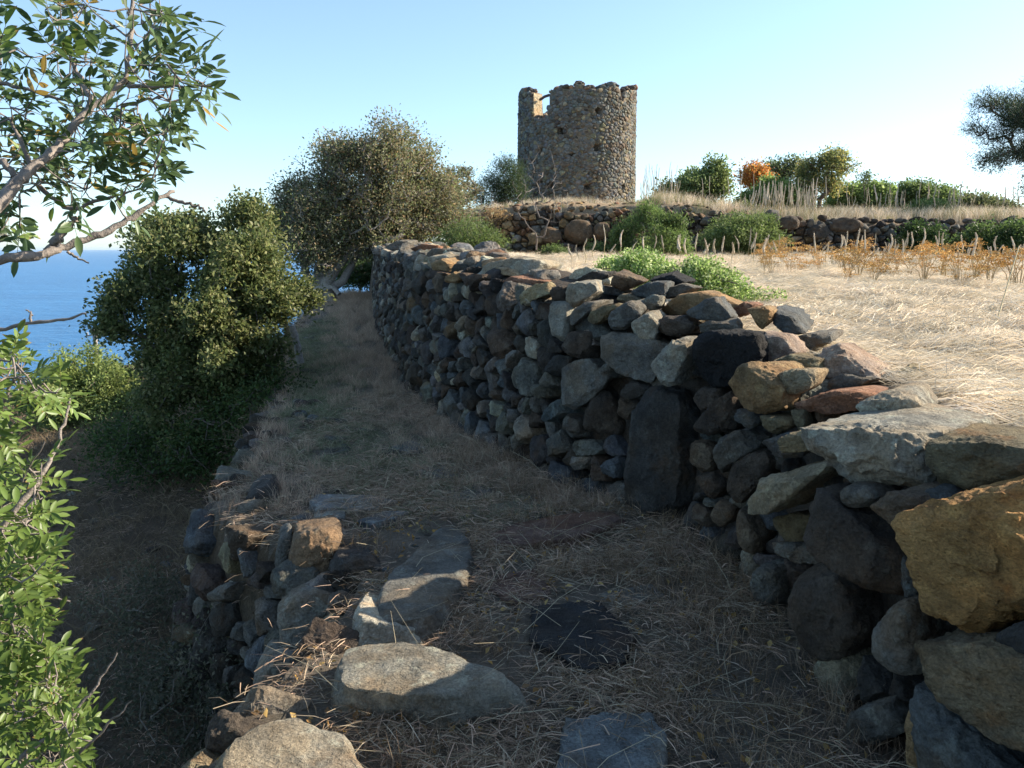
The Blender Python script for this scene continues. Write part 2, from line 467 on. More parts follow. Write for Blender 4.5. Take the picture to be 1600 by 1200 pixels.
class Stones:
    """collects the stones of one thing; the 300 that show largest become parts, the rest one stuff part"""
    def __init__(s, root, name='stone', mat=M_ROCK): s.root = root; s.name = name; s.mat = mat; s.L = []
    def add(s, V, F, c, col, mat=None, hero=False, rid=None):
        u, v, f = proj(c); size = float(np.ptp(V, axis=0).max() * FPX / f)
        if not (-200 < u < 1800 and -200 < v < 1500): size *= 0.02
        s.L.append((size + (1e4 if hero else 0), V, F, np.asarray(c, float), col, mat or s.mat, random.random() if rid is None else rid))
    def build(s, limit=300):
        s.L.sort(key=lambda t: -t[0])
        for sz, V, F, c, col, mat, rid in s.L[:limit]:
            me = mesh_np(s.name, V, F, tint=col, rid=rid, sharp=.42)
            link(s.name, me, mat, s.root, tuple(c - np.array(s.root.location)))
        rest = s.L[limit:]
        if rest:
            VV = []; FF = []; TT = []; RR = []; o = 0
            for sz, V, F, c, col, mat, rid in rest:
                VV.append(V + c - np.array(s.root.location)); FF.append(F + o); TT.append(np.tile(col, (len(V), 1))); RR.append(np.full(len(V), rid)); o += len(V)
            me = mesh_np('small_stones', np.concatenate(VV), np.concatenate(FF), tint=np.concatenate(TT), rid=np.concatenate(RR), sharp=.42)
            q = link('small_stones', me, s.mat, s.root); q['kind'] = 'stuff'
def frame(n):
    n = np.array(n, float); n /= np.linalg.norm(n)
    t = np.cross([0, 0, 1.0], n); t /= np.linalg.norm(t); b = np.cross(n, t)
    return t, b, n
def subdiv_for(px):
    return 6 if px > 210 else 5 if px > 70 else 4 if px > 30 else 3 if px > 13 else 2
def prism_rock(S, poly3, n, front, back, col, seed, mat=None, p=12, amp=0.05, chamfer=0.28, rough=0.012, k=None, hero=True, tilt=0.15, taper=0.1, extra=()):
    rs = np.random.default_rng(seed)
    t, b, n = frame(n); R = np.stack([t, b, n], 1)
    P = np.array(poly3); c = (P.max(0) + P.min(0)) / 2
    L = (P - c) @ R; poly = [(q[0], q[1]) for q in L]
    c2 = np.array(poly).mean(0); poly = [(q[0] - c2[0], q[1] - c2[1]) for q in poly]; c = c + R[:, 0] * c2[0] + R[:, 1] * c2[1]
    nf = np.array([rs.uniform(-tilt, tilt), rs.uniform(-tilt, tilt), 1]); nf /= np.linalg.norm(nf)
    N, C = poly_planes(poly, nf, front, back, chamfer, rs, taper=taper)
    w = np.ptp(np.array(poly), axis=0) / 2
    for v, fr_ in extra:
        v = np.array(v, float) / np.linalg.norm(v); N = np.vstack([N, v]); C = np.append(C, (abs(w[0] * v[0]) * .8 + abs(w[1] * v[1]) * .8 + front * v[2]) * fr_)
    px = 2 * max(w) * FPX / max(proj(c)[2], 0.3)
    kk = k or subdiv_for(px)
    V, F = rock_verts(N, C, (w[0] + .01, w[1] + .01, (front + back) / 2), kk, p=p, amp=amp, rough=rough, seed=seed)
    S.add(V @ R.T, F, c, col, mat, hero)
# power diagram
def cells(P, W, xmin, xmax, ymin, ymax):
    P = np.asarray(P); W = np.asarray(W); out = []
    order = np.argsort(P[:, 0]); xs = P[order, 0]
    for i in range(len(P)):
        lo = np.searchsorted(xs, P[i, 0] - 0.9); hi = np.searchsorted(xs, P[i, 0] + 0.9)
        cand = order[lo:hi]; d2 = ((P[cand] - P[i]) ** 2).sum(1); cand = cand[np.argsort(d2)][1:26]
        poly = [(max(xmin, P[i, 0] - .6), max(ymin, P[i, 1] - .6)), (min(xmax, P[i, 0] + .6), max(ymin, P[i, 1] - .6)), (min(xmax, P[i, 0] + .6), min(ymax, P[i, 1] + .6)), (max(xmin, P[i, 0] - .6), min(ymax, P[i, 1] + .6))]
        for j in cand:
            n = P[j] - P[i]; c = (P[j] @ P[j] - P[i] @ P[i] - W[j] + W[i]) / 2
            new = []; m = len(poly)
            for a in range(m):
                p = poly[a]; q = poly[(a + 1) % m]; fp = p[0] * n[0] + p[1] * n[1] - c; fq = q[0] * n[0] + q[1] * n[1] - c
                if fp <= 0: new.append(p)
                if fp * fq < 0:
                    tt = fp / (fp - fq); new.append((p[0] + (q[0] - p[0]) * tt, p[1] + (q[1] - p[1]) * tt))
            poly = new
            if len(poly) < 3: break
        out.append(poly if len(poly) >= 3 else None)
    return out
def darts(xmin, xmax, ymin, ymax, rfun, tries, rs, asp=1.2, reject=None):
    pts = []; rad = []; G = {}
    for _ in range(tries):
        x = rs.uniform(xmin, xmax); y = rs.uniform(ymin, ymax) ; r = rfun(x, y, rs)
        if reject and reject(x, y): continue
        g = (int(x / 0.4), int(y / 0.4)); ok = True
        for a in (-1, 0, 1):
            for b in (-1, 0, 1):
                for (qx, qy, qr) in G.get((g[0] + a, g[1] + b), ()):
                    if (qx - x) ** 2 + ((qy - y) * asp) ** 2 < (0.92 * (r + qr)) ** 2: ok = False; break
                if not ok: break
            if not ok: break
        if ok: pts.append((x, y)); rad.append(r); G.setdefault(g, []).append((x, y, r))
    return np.array(pts), np.array(rad)
def clean_poly(poly, mn):
    out = []
    for p in poly:
        if not out or math.hypot(p[0] - out[-1][0], p[1] - out[-1][1]) > mn: out.append(p)
    if len(out) > 2 and math.hypot(out[0][0] - out[-1][0], out[0][1] - out[-1][1]) < mn: out.pop()
    return out
def face_stones(S, fn, pts, rad, bounds, rs, asp=1.2, depth=0.22, prot=0.05, gap=0.006, cols=RANDC, skip=None, recess=None, p=60, kmax=5, amp=0.07, mortar=False, warp_=True):
    """fn(s,h) -> (pos3, normal3)"""
    A = np.array([1, asp]); x0, x1, y0, y1 = bounds
    cs = cells(pts * A, (rad * 0.9) ** 2, x0, x1, y0 * asp, y1 * asp)
    for i, poly in enumerate(cs):
        if poly is None: continue
        poly = [(a, b / asp) for a, b in poly]
        poly = [(a + .035 * math.sin(b * 23 + a * 7) + .02 * math.sin(a * 31 + b * 11), b + .03 * math.sin(a * 19 - b * 5) + .018 * math.sin(b * 37 + a * 13)) for a, b in poly] if warp_ else poly
        poly = clean_poly(poly, 0.02)
        if len(poly) < 3: continue
        pa = np.array(poly); c = pa.mean(0)
        if min(np.ptp(pa, axis=0)) < 0.035: continue
        if skip and skip(c[0], c[1]): continue
        pos, n = fn(c[0], c[1]); rec = recess(c[0], c[1]) if recess else 0
        t, b, n = frame(n); R = np.stack([t, b, n], 1)
        L = [((q[0] - c[0]) * 0.985, (q[1] - c[1]) * 0.985) for q in poly]
        w = np.ptp(np.array(L), axis=0) / 2
        fr = rs.uniform(0.4, 1.0) * prot + 0.25 * min(w); bk = depth
        nf = np.array([rs.uniform(-.35, .35), rs.uniform(-.3, .45), 1]); nf /= np.linalg.norm(nf)
        N, C = poly_planes(L, nf, fr, bk, 0.42, rs, gap=gap)
        pos = pos + n * (rs.uniform(-0.5, 0.5) * prot - rec)
        f = proj(pos)[2]; px = 2 * max(w) * FPX / f
        k = min(kmax, subdiv_for(px))
        V, F = rock_verts(N, C, (w[0], w[1], (fr + bk) / 2), k, p=p, amp=amp, rough=0.01, seed=int(rs.integers(1e6)))
        S.add(V @ R.T, F, pos, rcol(rs, cols))

# ------------------------------------------------------------------ long wall on the right
wall = empty('dry_stone_wall', (float(FLp[60, 0]), float(FLp[60, 1]), 0.0), 'long dry stone wall of dark rough boulders running along the right of the path', 'stone wall')
S = Stones(wall)
LEN = FLs[-1]
def wfn(s, h, off=0.0):
    x = np.interp(s, FLs, FLp[:, 0]); y = np.interp(s, FLs, FLp[:, 1]); nx_ = np.interp(s, FLs, FLn[:, 0]); ny_ = np.interp(s, FLs, FLn[:, 1])
    n = np.array([nx_, ny_]); n /= np.linalg.norm(n)
    zt = np.interp(s, FLs, FLz); o = 0.05 + 0.13 * h + off
    return np.array([x - n[0] * o, y - n[1] * o, path_z(x, y) + h * (zt - path_z(x, y))]), np.array([n[0], n[1], 0.13])
def wfn_m(s, hm, off=0.0):
    zt = np.interp(s, FLs, FLz); return wfn(s, hm / max(zt, .1), off)
def hit_off(u, v, off):
    """pixel ray meets the curtain standing 'off' behind the wall's front line"""
    L = off_line(off); d = ray(u, v); k = d[0] / d[1]
    f = L[:, 0] - k * L[:, 1]; best = None
    for i in range(len(L) - 1):
        if f[i] * f[i + 1] <= 0 and L[i, 1] > 0.3:
            t = f[i] / (f[i] - f[i + 1] + 1e-12); Y = L[i, 1] + t * (L[i + 1, 1] - L[i, 1])
            if best is None or Y < best[0]: best = (Y, i)
    if best is None: best = (1.9, 30)
    Y, i = best
    return PY(u, v, Y), np.array([FLn[i, 0], FLn[i, 1], 0.0]), FLs[i]
# traced stones: (polygon px, depth into wall, front bulge, thickness, colour, options)
W = [
 ([(983,640),(1010,605),(1060,610),(1085,650),(1085,700),(1080,800),(1050,822),(1000,818),(972,790),(974,700)],.06,.05,.3,'d',{}),
 ([(937,530),(955,520),(1000,522),(1040,540),(1050,560),(1025,590),(1000,603),(975,585),(950,580),(938,560)],.1,.06,.3,'g',{}),
 ([(1052,530),(1076,535),(1077,560),(1060,600),(1045,603),(1015,585),(1020,565)],.02,.06,.25,'l',{}),
 ([(1078,530),(1110,518),(1160,515),(1190,520),(1195,560),(1185,600),(1150,610),(1090,605),(1078,570)],.14,.06,.4,'k',{'mat':'k','p':9,'amp':.09}),
 ([(1147,600),(1165,570),(1180,565),(1215,585),(1232,610),(1228,640),(1200,645),(1155,632)],.04,.06,.3,'o',{}),
 ([(1205,590),(1225,578),(1270,576),(1280,585),(1272,605),(1245,617),(1225,610)],.16,.05,.22,'t',{'p':8}),
 ([(1190,518),(1225,525),(1250,555),(1235,560),(1205,575),(1195,545)],.4,.04,.3,'p',{}),
 ([(1205,565),(1235,555),(1280,562),(1284,580),(1270,578),(1215,582)],.3,.03,.2,'m',{}),
 ([(1270,545),(1285,540),(1320,550),(1350,570),(1388,600),(1385,608),(1340,600),(1320,604),(1284,598)],.5,.03,.4,'p',{}),
 ([(1235,530),(1260,520),(1295,520),(1300,540),(1270,547),(1250,555)],.75,.03,.3,'g',{}),
 ([(1205,485),(1240,495),(1262,520),(1235,523),(1208,505)],.72,.04,.3,'s',{}),
 ([(1165,482),(1195,477),(1208,485),(1205,500),(1190,515),(1180,500)],.6,.03,.25,'o',{}),
 ([(1140,486),(1165,472),(1180,476),(1170,492),(1150,496)],.75,.03,.25,'r',{}),
 ([(1070,488),(1100,470),(1120,465),(1143,495),(1135,502),(1095,500)],.42,.03,.25,'s',{}),
 ([(1030,485),(1060,460),(1090,457),(1130,465),(1160,478),(1140,490),(1070,492),(1040,495)],.62,.05,.4,'o',{}),
 ([(1022,505),(1040,495),(1070,493),(1090,510),(1080,522),(1060,525),(1035,520)],.3,.04,.3,'n',{}),
 ([(1090,510),(1105,502),(1150,503),(1155,515),(1125,522),(1095,520)],.38,.03,.22,'g',{}),
 ([(985,505),(1010,490),(1035,485),(1030,505),(1055,530),(1010,537),(995,525)],.18,.05,.3,'l',{}),
 ([(950,500),(955,487),(985,470),(1005,480),(1012,490),(985,508),(975,518),(952,515)],.14,.05,.3,'g',{}),
 ([(918,500),(925,487),(965,473),(970,478),(950,500),(930,507)],.12,.04,.25,'m',{}),
 ([(985,455),(1015,440),(1040,440),(1040,460),(1010,466),(992,462)],.5,.03,.28,'s',{}),
 ([(1015,438),(1050,428),(1075,440),(1062,447),(1040,449)],.82,.05,.3,'k',{'mat':'k'}),
 ([(1038,465),(1045,450),(1065,443),(1100,452),(1070,460),(1050,472)],.7,.04,.3,'g',{}),
 ([(1003,470),(1020,460),(1035,462),(1032,478),(1018,487)],.4,.04,.2,'l',{}),
 ([(962,468),(975,458),(1000,465),(1002,472),(990,477)],.4,.04,.2,'t',{'p':6}),
 ([(885,455),(890,442),(930,440),(935,455),(915,470),(895,480),(885,470)],.16,.05,.35,'l',{}),
 ([(858,447),(883,448),(885,470),(865,472)],.1,.03,.3,'n',{}),
 ([(900,437),(925,425),(957,423),(950,435),(930,441)],.5,.03,.3,'d',{}),
 ([(955,445),(960,427),(985,430),(1010,440),(990,449),(975,456)],.6,.04,.3,'b',{}),
 ([(860,490),(862,470),(885,475),(890,495),(888,530),(875,535),(865,520)],.03,.04,.25,'l',{}),
 ([(893,495),(900,480),(920,470),(945,472),(925,487),(915,505),(895,512)],.1,.04,.3,'g',{}),
 ([(880,575),(905,562),(925,560),(945,580),(955,590),(925,625),(900,640),(877,635)],.05,.06,.3,'g',{}),
 ([(925,610),(950,607),(965,625),(975,650),(975,680),(930,680),(905,670),(915,640)],.12,.06,.3,'n',{'p':7}),
 ([(880,540),(890,520),(915,515),(930,520),(932,560),(910,560),(890,555)],.08,.05,.3,'n',{}),
 ([(970,615),(985,595),(1015,605),(1010,615),(985,625)],.08,.04,.25,'d',{}),
 ([(1085,620),(1100,605),(1130,605),(1130,630),(1100,640)],.1,.05,.25,'n',{}),
 ([(1090,660),(1120,625),(1145,612),(1152,640),(1150,670),(1110,680),(1090,675)],.08,.05,.3,'n',{}),
 ([(1152,640),(1180,645),(1190,660),(1175,670),(1155,655)],.07,.04,.25,'s',{}),
 ([(1190,648),(1215,650),(1240,655),(1245,665),(1215,678),(1200,665)],.08,.05,.25,'m',{}),
 ([(1122,700),(1135,680),(1160,672),(1185,685),(1180,705),(1150,725),(1130,740),(1122,725)],.02,.05,.3,'g',{}),
 ([(1192,690),(1215,680),(1250,680),(1265,700),(1255,712),(1215,712)],.06,.05,.25,'s',{}),
 ([(1145,740),(1155,710),(1195,705),(1220,725),(1200,745),(1175,785),(1150,785),(1142,760)],.07,.05,.3,'n',{}),
 ([(1170,785),(1200,738),(1250,728),(1290,715),(1312,730),(1292,770),(1282,800),(1215,800),(1185,822),(1172,805)],.0,.07,.35,'t',{}),
 ([(1080,690),(1105,692),(1122,700),(1120,735),(1095,740),(1080,720)],.06,.05,.25,'b',{}),
 ([(1090,745),(1115,735),(1135,760),(1120,780),(1100,765)],.07,.05,.25,'n',{}),
 ([(1110,800),(1120,782),(1150,790),(1152,810),(1130,824),(1113,817)],.03,.05,.22,'b',{'p':7}),
 ([(1152,800),(1160,790),(1177,810),(1192,840),(1185,868),(1165,862),(1152,830)],.04,.05,.25,'b',{'p':8}),
 ([(1210,810),(1240,800),(1272,805),(1265,845),(1235,845),(1215,830)],.05,.04,.25,'m',{}),
 ([(1207,842),(1240,848),(1280,850),(1300,880),(1250,877),(1215,864)],.04,.04,.25,'g',{}),
 ([(1285,755),(1300,768),(1420,830),(1425,940),(1375,925),(1280,870),(1263,840),(1275,790)],-.02,.07,.35,'n',{'chamfer':.4}),
 ([(1313,770),(1325,757),(1360,762),(1375,780),(1350,793),(1320,785)],.0,.05,.2,'g',{'p':6}),
 ([(1365,790),(1400,765),(1440,775),(1450,790),(1425,815),(1412,822),(1385,805)],.03,.05,.25,'b',{}),
 ([(1440,790),(1450,763),(1480,768),(1500,785),(1455,797)],.12,.03,.2,'s',{}),
 ([(1258,645),(1290,643),(1380,665),(1450,665),(1478,690),(1460,730),(1470,760),(1420,765),(1370,755),(1310,725),(1275,700),(1262,680)],.1,.1,.5,'l',{'amp':.09,'chamfer':.4}),
 ([(1235,640),(1258,640),(1264,690),(1247,668)],.14,.03,.3,'m',{}),
 ([(1232,630),(1260,610),(1320,585),(1370,595),(1388,606),(1380,614),(1300,618),(1250,640)],.42,.04,.45,'g',{}),
 ([(1235,633),(1290,613),(1330,610),(1365,618),(1345,640),(1290,645),(1240,640)],.26,.04,.3,'r',{}),
 ([(1340,630),(1365,618),(1400,612),(1435,620),(1450,645),(1410,662),(1385,657),(1350,645)],.34,.06,.3,'l',{'p':8}),
 ([(1450,690),(1480,680),(1540,688),(1600,690),(1660,700),(1640,745),(1500,778),(1470,762),(1448,720)],.25,.06,.4,'m',{'mat':'G'}),
 ([(1412,810),(1430,795),(1480,785),(1600,740),(1720,705),(1740,900),(1600,965),(1540,1000),(1500,990),(1450,960),(1435,900)],.03,.04,.4,'G',{'mat':'G','amp':.1,'chamfer':.3,'extra':[((.75,1.5,1),.5),((-.8,.5,.8),.9)]}),
 ([(1175,890),(1190,880),(1215,885),(1225,910),(1217,948),(1190,948),(1177,915)],.0,.05,.2,'g',{'p':6}),
 ([(1225,920),(1240,885),(1290,880),(1360,900),(1390,950),(1360,990),(1372,1030),(1300,1045),(1250,1020),(1228,970)],.03,.06,.35,'n',{'p':8}),
 ([(1360,990),(1375,960),(1415,935),(1435,950),(1440,1000),(1445,1050),(1410,1063),(1375,1040)],-.02,.06,.25,'g',{'p':7}),
 ([(1437,1000),(1450,975),(1500,990),(1560,1005),(1650,1010),(1720,1200),(1600,1185),(1530,1130),(1480,1095),(1450,1050)],-.02,.08,.35,'t',{'mat':'G'}),
 ([(1440,1060),(1460,1080),(1530,1130),(1600,1190),(1640,1280),(1470,1280),(1440,1180),(1430,1100)],.02,.07,.35,'s',{}),
 ([(1422,1110),(1438,1080),(1462,1150),(1482,1210),(1440,1225),(1422,1150)],.0,.04,.25,'o',{}),
 ([(1330,1118),(1345,1105),(1390,1095),(1420,1130),(1415,1148),(1360,1162),(1328,1175)],.0,.05,.25,'g',{}),
 ([(1340,1160),(1415,1150),(1430,1200),(1400,1240),(1340,1240)],.06,.04,.25,'n',{}),
 ([(1540,1008),(1600,965),(1720,945),(1720,1020),(1600,1015)],.06,.04,.25,'d',{}),
 ([(1415,865),(1430,880),(1442,930),(1428,938),(1417,905)],.05,.04,.2,'s',{}),
 # far caps
 ([(743,432),(760,410),(800,402),(840,405),(853,416),(845,434),(800,441),(765,442)],.45,.05,.5,'l',{}),
 ([(665,402),(672,388),(722,388),(725,411),(690,416)],.4,.03,.4,'g',{}),
 ([(640,389),(660,381),(685,383),(687,391),(650,393)],.4,.03,.4,'r',{}),
 ([(600,385),(625,375),(642,377),(640,388),(605,392)],.3,.03,.5,'g',{}),
 ([(675,410),(690,404),(705,415),(700,425),(675,422)],.1,.03,.3,'o',{}),
 ([(695,432),(710,424),(722,436),(715,443),(697,441)],.05,.03,.3,'o',{}),
 ([(710,418),(728,408),(742,425),(735,430),(712,428)],.25,.03,.3,'s',{}),
 ([(785,440),(800,432),(855,440),(850,446),(800,449)],.3,.03,.35,'r',{}),
]
HERO_PTS = []
for i, (poly, off, fr, th, c, opt) in enumerate(W):
    pc = np.array(poly, float).mean(0)
    P0, nw, s0 = hit_off(pc[0], pc[1], off)
    tc = np.array([0, 0, EYE]) - P0; tc[2] = 0; tc /= np.linalg.norm(tc)
    wgt = 1.0 if off < 0.13 else 0.35
    n = nw * wgt + tc; n /= np.linalg.norm(n)
    pts = []
    for (u, v) in poly:
        d = ray(u, v); t = ((P0 - np.array([0, 0, EYE])) @ n) / (d @ n); pts.append(np.array([0, 0, EYE]) + d * t)
    mat = {'k': M_BLACK, 'G': M_GOLD}.get(opt.get('mat'))
    rs_ = np.random.default_rng(500 + i); col = np.clip(np.array(PAL[c]) * rs_.uniform(.88, 1.12), 0, 1)
    prism_rock(S, pts, n, fr, th, col, 1000 + i, mat=mat, p=opt.get('p', 60), amp=opt.get('amp', .06), chamfer=opt.get('chamfer', .28), extra=opt.get('extra', ()))
    if off < 0.2:
        for q in pts + [P0]:
            HERO_PTS.append((np.interp(q[1], FLp[:, 1], FLs), q[2]))
# polygons of traced face stones in (s,z) so the random ones keep out
HP = []
for i, (poly, off, fr, th, c, opt) in enumerate(W):
    if off < 0.2:
        HP.append(np.array(poly, float))
def in_hero(s, hm):
    pos, n = wfn_m(s, hm); u, v, f = proj(pos)
    for P in HP:
        if P[:, 0].min() < u < P[:, 0].max() and P[:, 1].min() < v < P[:, 1].max():
            a = P; b = np.roll(P, -1, axis=0)
            cr = (b[:, 0] - a[:, 0]) * (v - a[:, 1]) - (b[:, 1] - a[:, 1]) * (u - a[:, 0])
            if (cr > 0).all() or (cr < 0).all() or (np.abs(P.mean(0) - (u, v)) < 0.28 * np.ptp(P, axis=0)).all(): return True
    return False
rs = np.random.default_rng(11)
S_HERO = float(np.interp(4.9, FLp[:, 1], FLs))
def rf(s, h, r):
    near = s < S_HERO
    return r.choice([.055, .08, .11, .14, .19]) * (0.85 if near else 1.0)
pts, rad = darts(0.2, LEN - 0.1, 0.03, 1.62, rf, 70000, rs, 1.35)
ztp = np.interp(pts[:, 0], FLs, FLz)
def skipf(s, h):
    return h > np.interp(s, FLs, FLz) - 0.0 or in_hero(s, h)
def recf(s, h): return 0.05 if s < S_HERO else 0.0
face_stones(S, lambda s, h: wfn_m(s, h), pts, rad, (0, LEN, -0.05, 1.75), rs, asp=1.35, depth=0.2, prot=0.07, skip=skipf, recess=recf)
# cap stones on the top; lichen greys, tint raised to read as sunlit
for i in range(560):
    s = 0.3 + (LEN - .5) * rs.random() ** 1.15; o = rs.uniform(0.08, 0.8)
    y = np.interp(s, FLs, FLp[:, 1]); 
    P0, n = wfn(s, 1.0, 0); n2 = n[:2] / np.linalg.norm(n[:2])
    P0 = P0 - np.array([n2[0], n2[1], 0]) * (o - 0.12)
    u, v, f = proj(P0)
    if y < 6.2 and u > 850 and o < 0.72: 
        if rs.random() < 0.8: continue
        P0[2] -= 0.08
    w = rs.uniform(.1, .26); h = rs.uniform(.03, .07); dd = rs.uniform(.09, .2)
    rise = (0.09 if y < 5 else 0.12) * (o / 0.8)
    P0[2] += rise - 0.02 + rs.uniform(-.03, .04)
    m = rs.integers(5, 8); an = np.sort(rs.uniform(0, 2 * math.pi, m)); 
    if np.max(np.diff(np.concatenate([an, [an[0] + 2 * math.pi]]))) > 2.4: continue
    yaw = rs.uniform(0, math.pi)
    poly3 = []
    for a in an:
        lx = w * math.cos(a); ly = dd * math.sin(a)
        poly3.append(P0 + np.array([lx * math.cos(yaw) - ly * math.sin(yaw), lx * math.sin(yaw) + ly * math.cos(yaw), 0]))
    nn = np.array([rs.uniform(-.3, .3), rs.uniform(-.3, .3), 1]); 
    tt = np.array([1, 0, 0.0])
    # frame() needs a non-vertical normal: nudge
    prism_rock(S, poly3, nn + 1e-3, h, h, np.clip(rcol(rs, ['g', 'g', 'l', 'l', 'l', 't', 'b', 'd', 's', 'o', 'l']) * 1.3, 0, .5), int(rs.integers(1e6)), hero=False, amp=.08, chamfer=.24, tilt=.4, p=34)
S.build(300)
# rubble core of the wall
def wall_core(L, N, zb, zt, prof, name, parent, mat, noise=0.03):
    """prof: list of (offset, frac, dz)"""
    V = []; m = len(prof)
    for i in range(len(L)):
        for (o, fr, dz) in prof:
            V.append((L[i, 0] - N[i, 0] * o, L[i, 1] - N[i, 1] * o, zb[i] + fr * (zt[i] - zb[i]) + dz))
    V = np.array(V); V += noise * np.stack([fbm(V * 3 + 5 * k, 3, k) for k in range(3)], -1)
    F = []
    for i in range(len(L) - 1):
        for j in range(m - 1): F.append((i * m + j, i * m + j + 1, (i + 1) * m + j + 1, (i + 1) * m + j))
    V = V - np.array(parent.location)
    caps = [tuple(range(m)), tuple(range((len(L) - 1) * m, len(L) * m))[::-1]]
    me = mesh_np(name, V, [np.array(F), np.array(caps)], tint=(.06, .05, .042), rid=.3)
    return link(name, me, mat, parent)
zb = np.array([path_z(p[0], p[1]) for p in FLp]) - 0.1
wall_core(FLp, FLn, zb, FLz, [(.17, 0, 0), (.2, .5, 0), (.26, .93, 0), (.34, .99, 0), (.55, 1.0, .04), (.8, 1.0, .06), (.92, .9, 0), (1.0, .6, 0), (1.02, .2, 0)], 'rubble_fill', wall, M_ROCK)
# ------------------------------------------------------------------ retaining wall on the left edge of the path
lwall = empty('retaining_wall', (-1.2, 4.1, -1.0), 'low retaining wall of mixed rubble dropping from the left edge of the path', 'retaining wall')
S = Stones(lwall)
LWL = np.array([(-1.0, 0.2), (-.98, 1.2), (-.93, 2.2), (-.82, 2.9), (-.74, 3.3), (-.74, 3.7), (-1.1, 4.0), (-1.57, 4.36), (-1.9, 4.8), (-1.98, 5.5), (-2.2, 6.6), (-2.5, 8.0)])
LWs, LWp, _ = resample(LWL, np.zeros(len(LWL)), 0.08)
LWt = np.gradient(LWp, axis=0); LWt /= np.linalg.norm(LWt, axis=1)[:, None]; LWn = np.stack([-LWt[:, 1], LWt[:, 0]], 1)
def lfn(s, h):
    x = np.interp(s, LWs, LWp[:, 0]); y = np.interp(s, LWs, LWp[:, 1]); n = np.array([np.interp(s, LWs, LWn[:, 0]), np.interp(s, LWs, LWn[:, 1])]); n /= np.linalg.norm(n)
    o = 0.04 + 0.22 * (-h)
    return np.array([x + n[0] * o, y + n[1] * o, h]), np.array([n[0], n[1], 0.25])
rs = np.random.default_rng(21)
LHERO = [
 ([(448,880),(460,835),(500,826),(540,828),(548,850),(520,885),(510,918),(465,912),(450,897)],3.95,.07,.35,'b',{'p':26}),
 ([(516,890),(530,868),(580,870),(597,882),(590,910),(550,932),(525,920)],3.82,.07,.3,'d',{'p':12,'amp':.09}),
 ([(430,960),(460,925),(490,917),(520,925),(555,960),(542,1000),(500,1012),(435,1008),(432,985)],3.7,.08,.35,'g',{}),
 ([(425,895),(438,835),(458,820),(457,850),(448,895),(435,907)],4.1,.05,.25,'g',{'p':9}),
 ([(378,790),(395,765),(425,752),(437,770),(435,797),(410,807),(380,808)],4.9,.06,.3,'d',{}),
 ([(400,1060),(415,1030),(450,1015),(487,1020),(482,1070),(470,1120),(420,1125),(398,1100)],3.5,.08,.3,'g',{'p':12}),
 ([(352,915),(365,898),(385,900),(390,920),(375,930),(355,928)],4.35,.05,.2,'l',{'p':8}),
 ([(318,825),(345,818),(350,842),(320,845)],4.75,.04,.2,'l',{'p':10}),
 ([(300,850),(318,812),(322,845),(312,855)],4.8,.04,.2,'g',{'p':10}),
 ([(322,850),(345,845),(352,870),(330,875)],4.7,.05,.2,'n',{'p':8}),
 ([(395,845),(420,830),(437,838),(425,858),(400,860)],4.4,.05,.2,'s',{'p':9}),
 ([(380,860),(408,855),(405,880),(385,882)],4.4,.05,.2,'g',{'p':9}),
 ([(330,940),(355,930),(358,965),(330,962)],4.4,.05,.25,'g',{'p':12}),
 ([(430,1010),(400,1000),(360,960),(362,925),(395,920),(425,935)],4.1,.0,.25,'n',{}),
 ([(485,1075),(492,1040),(525,1010),(535,1060),(530,1130),(480,1120)],3.15,.04,.3,'n',{}),
 ([(425,820),(450,812),(460,822),(445,832),(428,835)],4.5,.05,.2,'d',{}),
 ([(402,812),(420,806),(425,828),(405,832)],4.65,.04,.2,'b',{'p':8}),
 ([(545,905),(560,935),(550,955),(535,940)],3.7,.02,.2,'d',{}),
 ([(545,1000),(552,965),(575,932),(592,926),(620,940),(645,975),(690,985),(700,1000),(640,1015),(560,1020)],3.12,.07,.4,'l',{'amp':.08}),
]
LP_ = []
for i, (poly, Y, fr, th, c, opt) in enumerate(LHERO):
    pc = np.array(poly, float).mean(0); P0 = PY(pc[0], pc[1], Y)
    tc = np.array([0, 0, EYE]) - P0; tc[2] *= .35; tc /= np.linalg.norm(tc); n = tc
    pts = [np.array([0, 0, EYE]) + ray(u, v) * (((P0 - np.array([0, 0, EYE])) @ n) / (ray(u, v) @ n)) for u, v in poly]
    col = np.array(PAL[c]) * rs.uniform(1.3, 1.6)
    prism_rock(S, pts, n, fr, th, col, 3000 + i, p=opt.get('p', 20), amp=opt.get('amp', .06)); LP_.append(np.array(poly, float))
def in_lh(s, h):
    pos, n = lfn(s, h); u, v, f = proj(pos)
    for P in LP_:
        if (np.abs(P.mean(0) - (u, v)) < 0.27 * np.ptp(P, axis=0)).all(): return True
    return False
pts, rad = darts(0.1, LWs[-1], -1.2, 0.12, lambda s, h, r: r.choice([.05, .07, .1, .14]), 26000, rs, 1.15)
face_stones(S, lfn, pts, rad, (0, LWs[-1], -1.25, 0.14), rs, asp=1.15, depth=.18, prot=.07, skip=lambda s, h: in_lh(s, h) or h > (-.02 + .04 * math.sin(s * 9)) or (s > 6.6 and (h < -0.45)), cols=RANDC + ['l', 'g', 'g', 'l', 't', 'g'], p=40)
def ground_rock(S, poly, zt, th, col, seed, tilt=.12, **kw):
    """a stone lying in the ground: outline traced on the plane z = zt"""
    pts = [PZ(u, v, zt) for u, v in poly]
    prism_rock(S, pts, np.array([.001, .001, 1.0]), 0.0 + kw.pop('front', .02), th, col, seed, tilt=tilt, **kw)
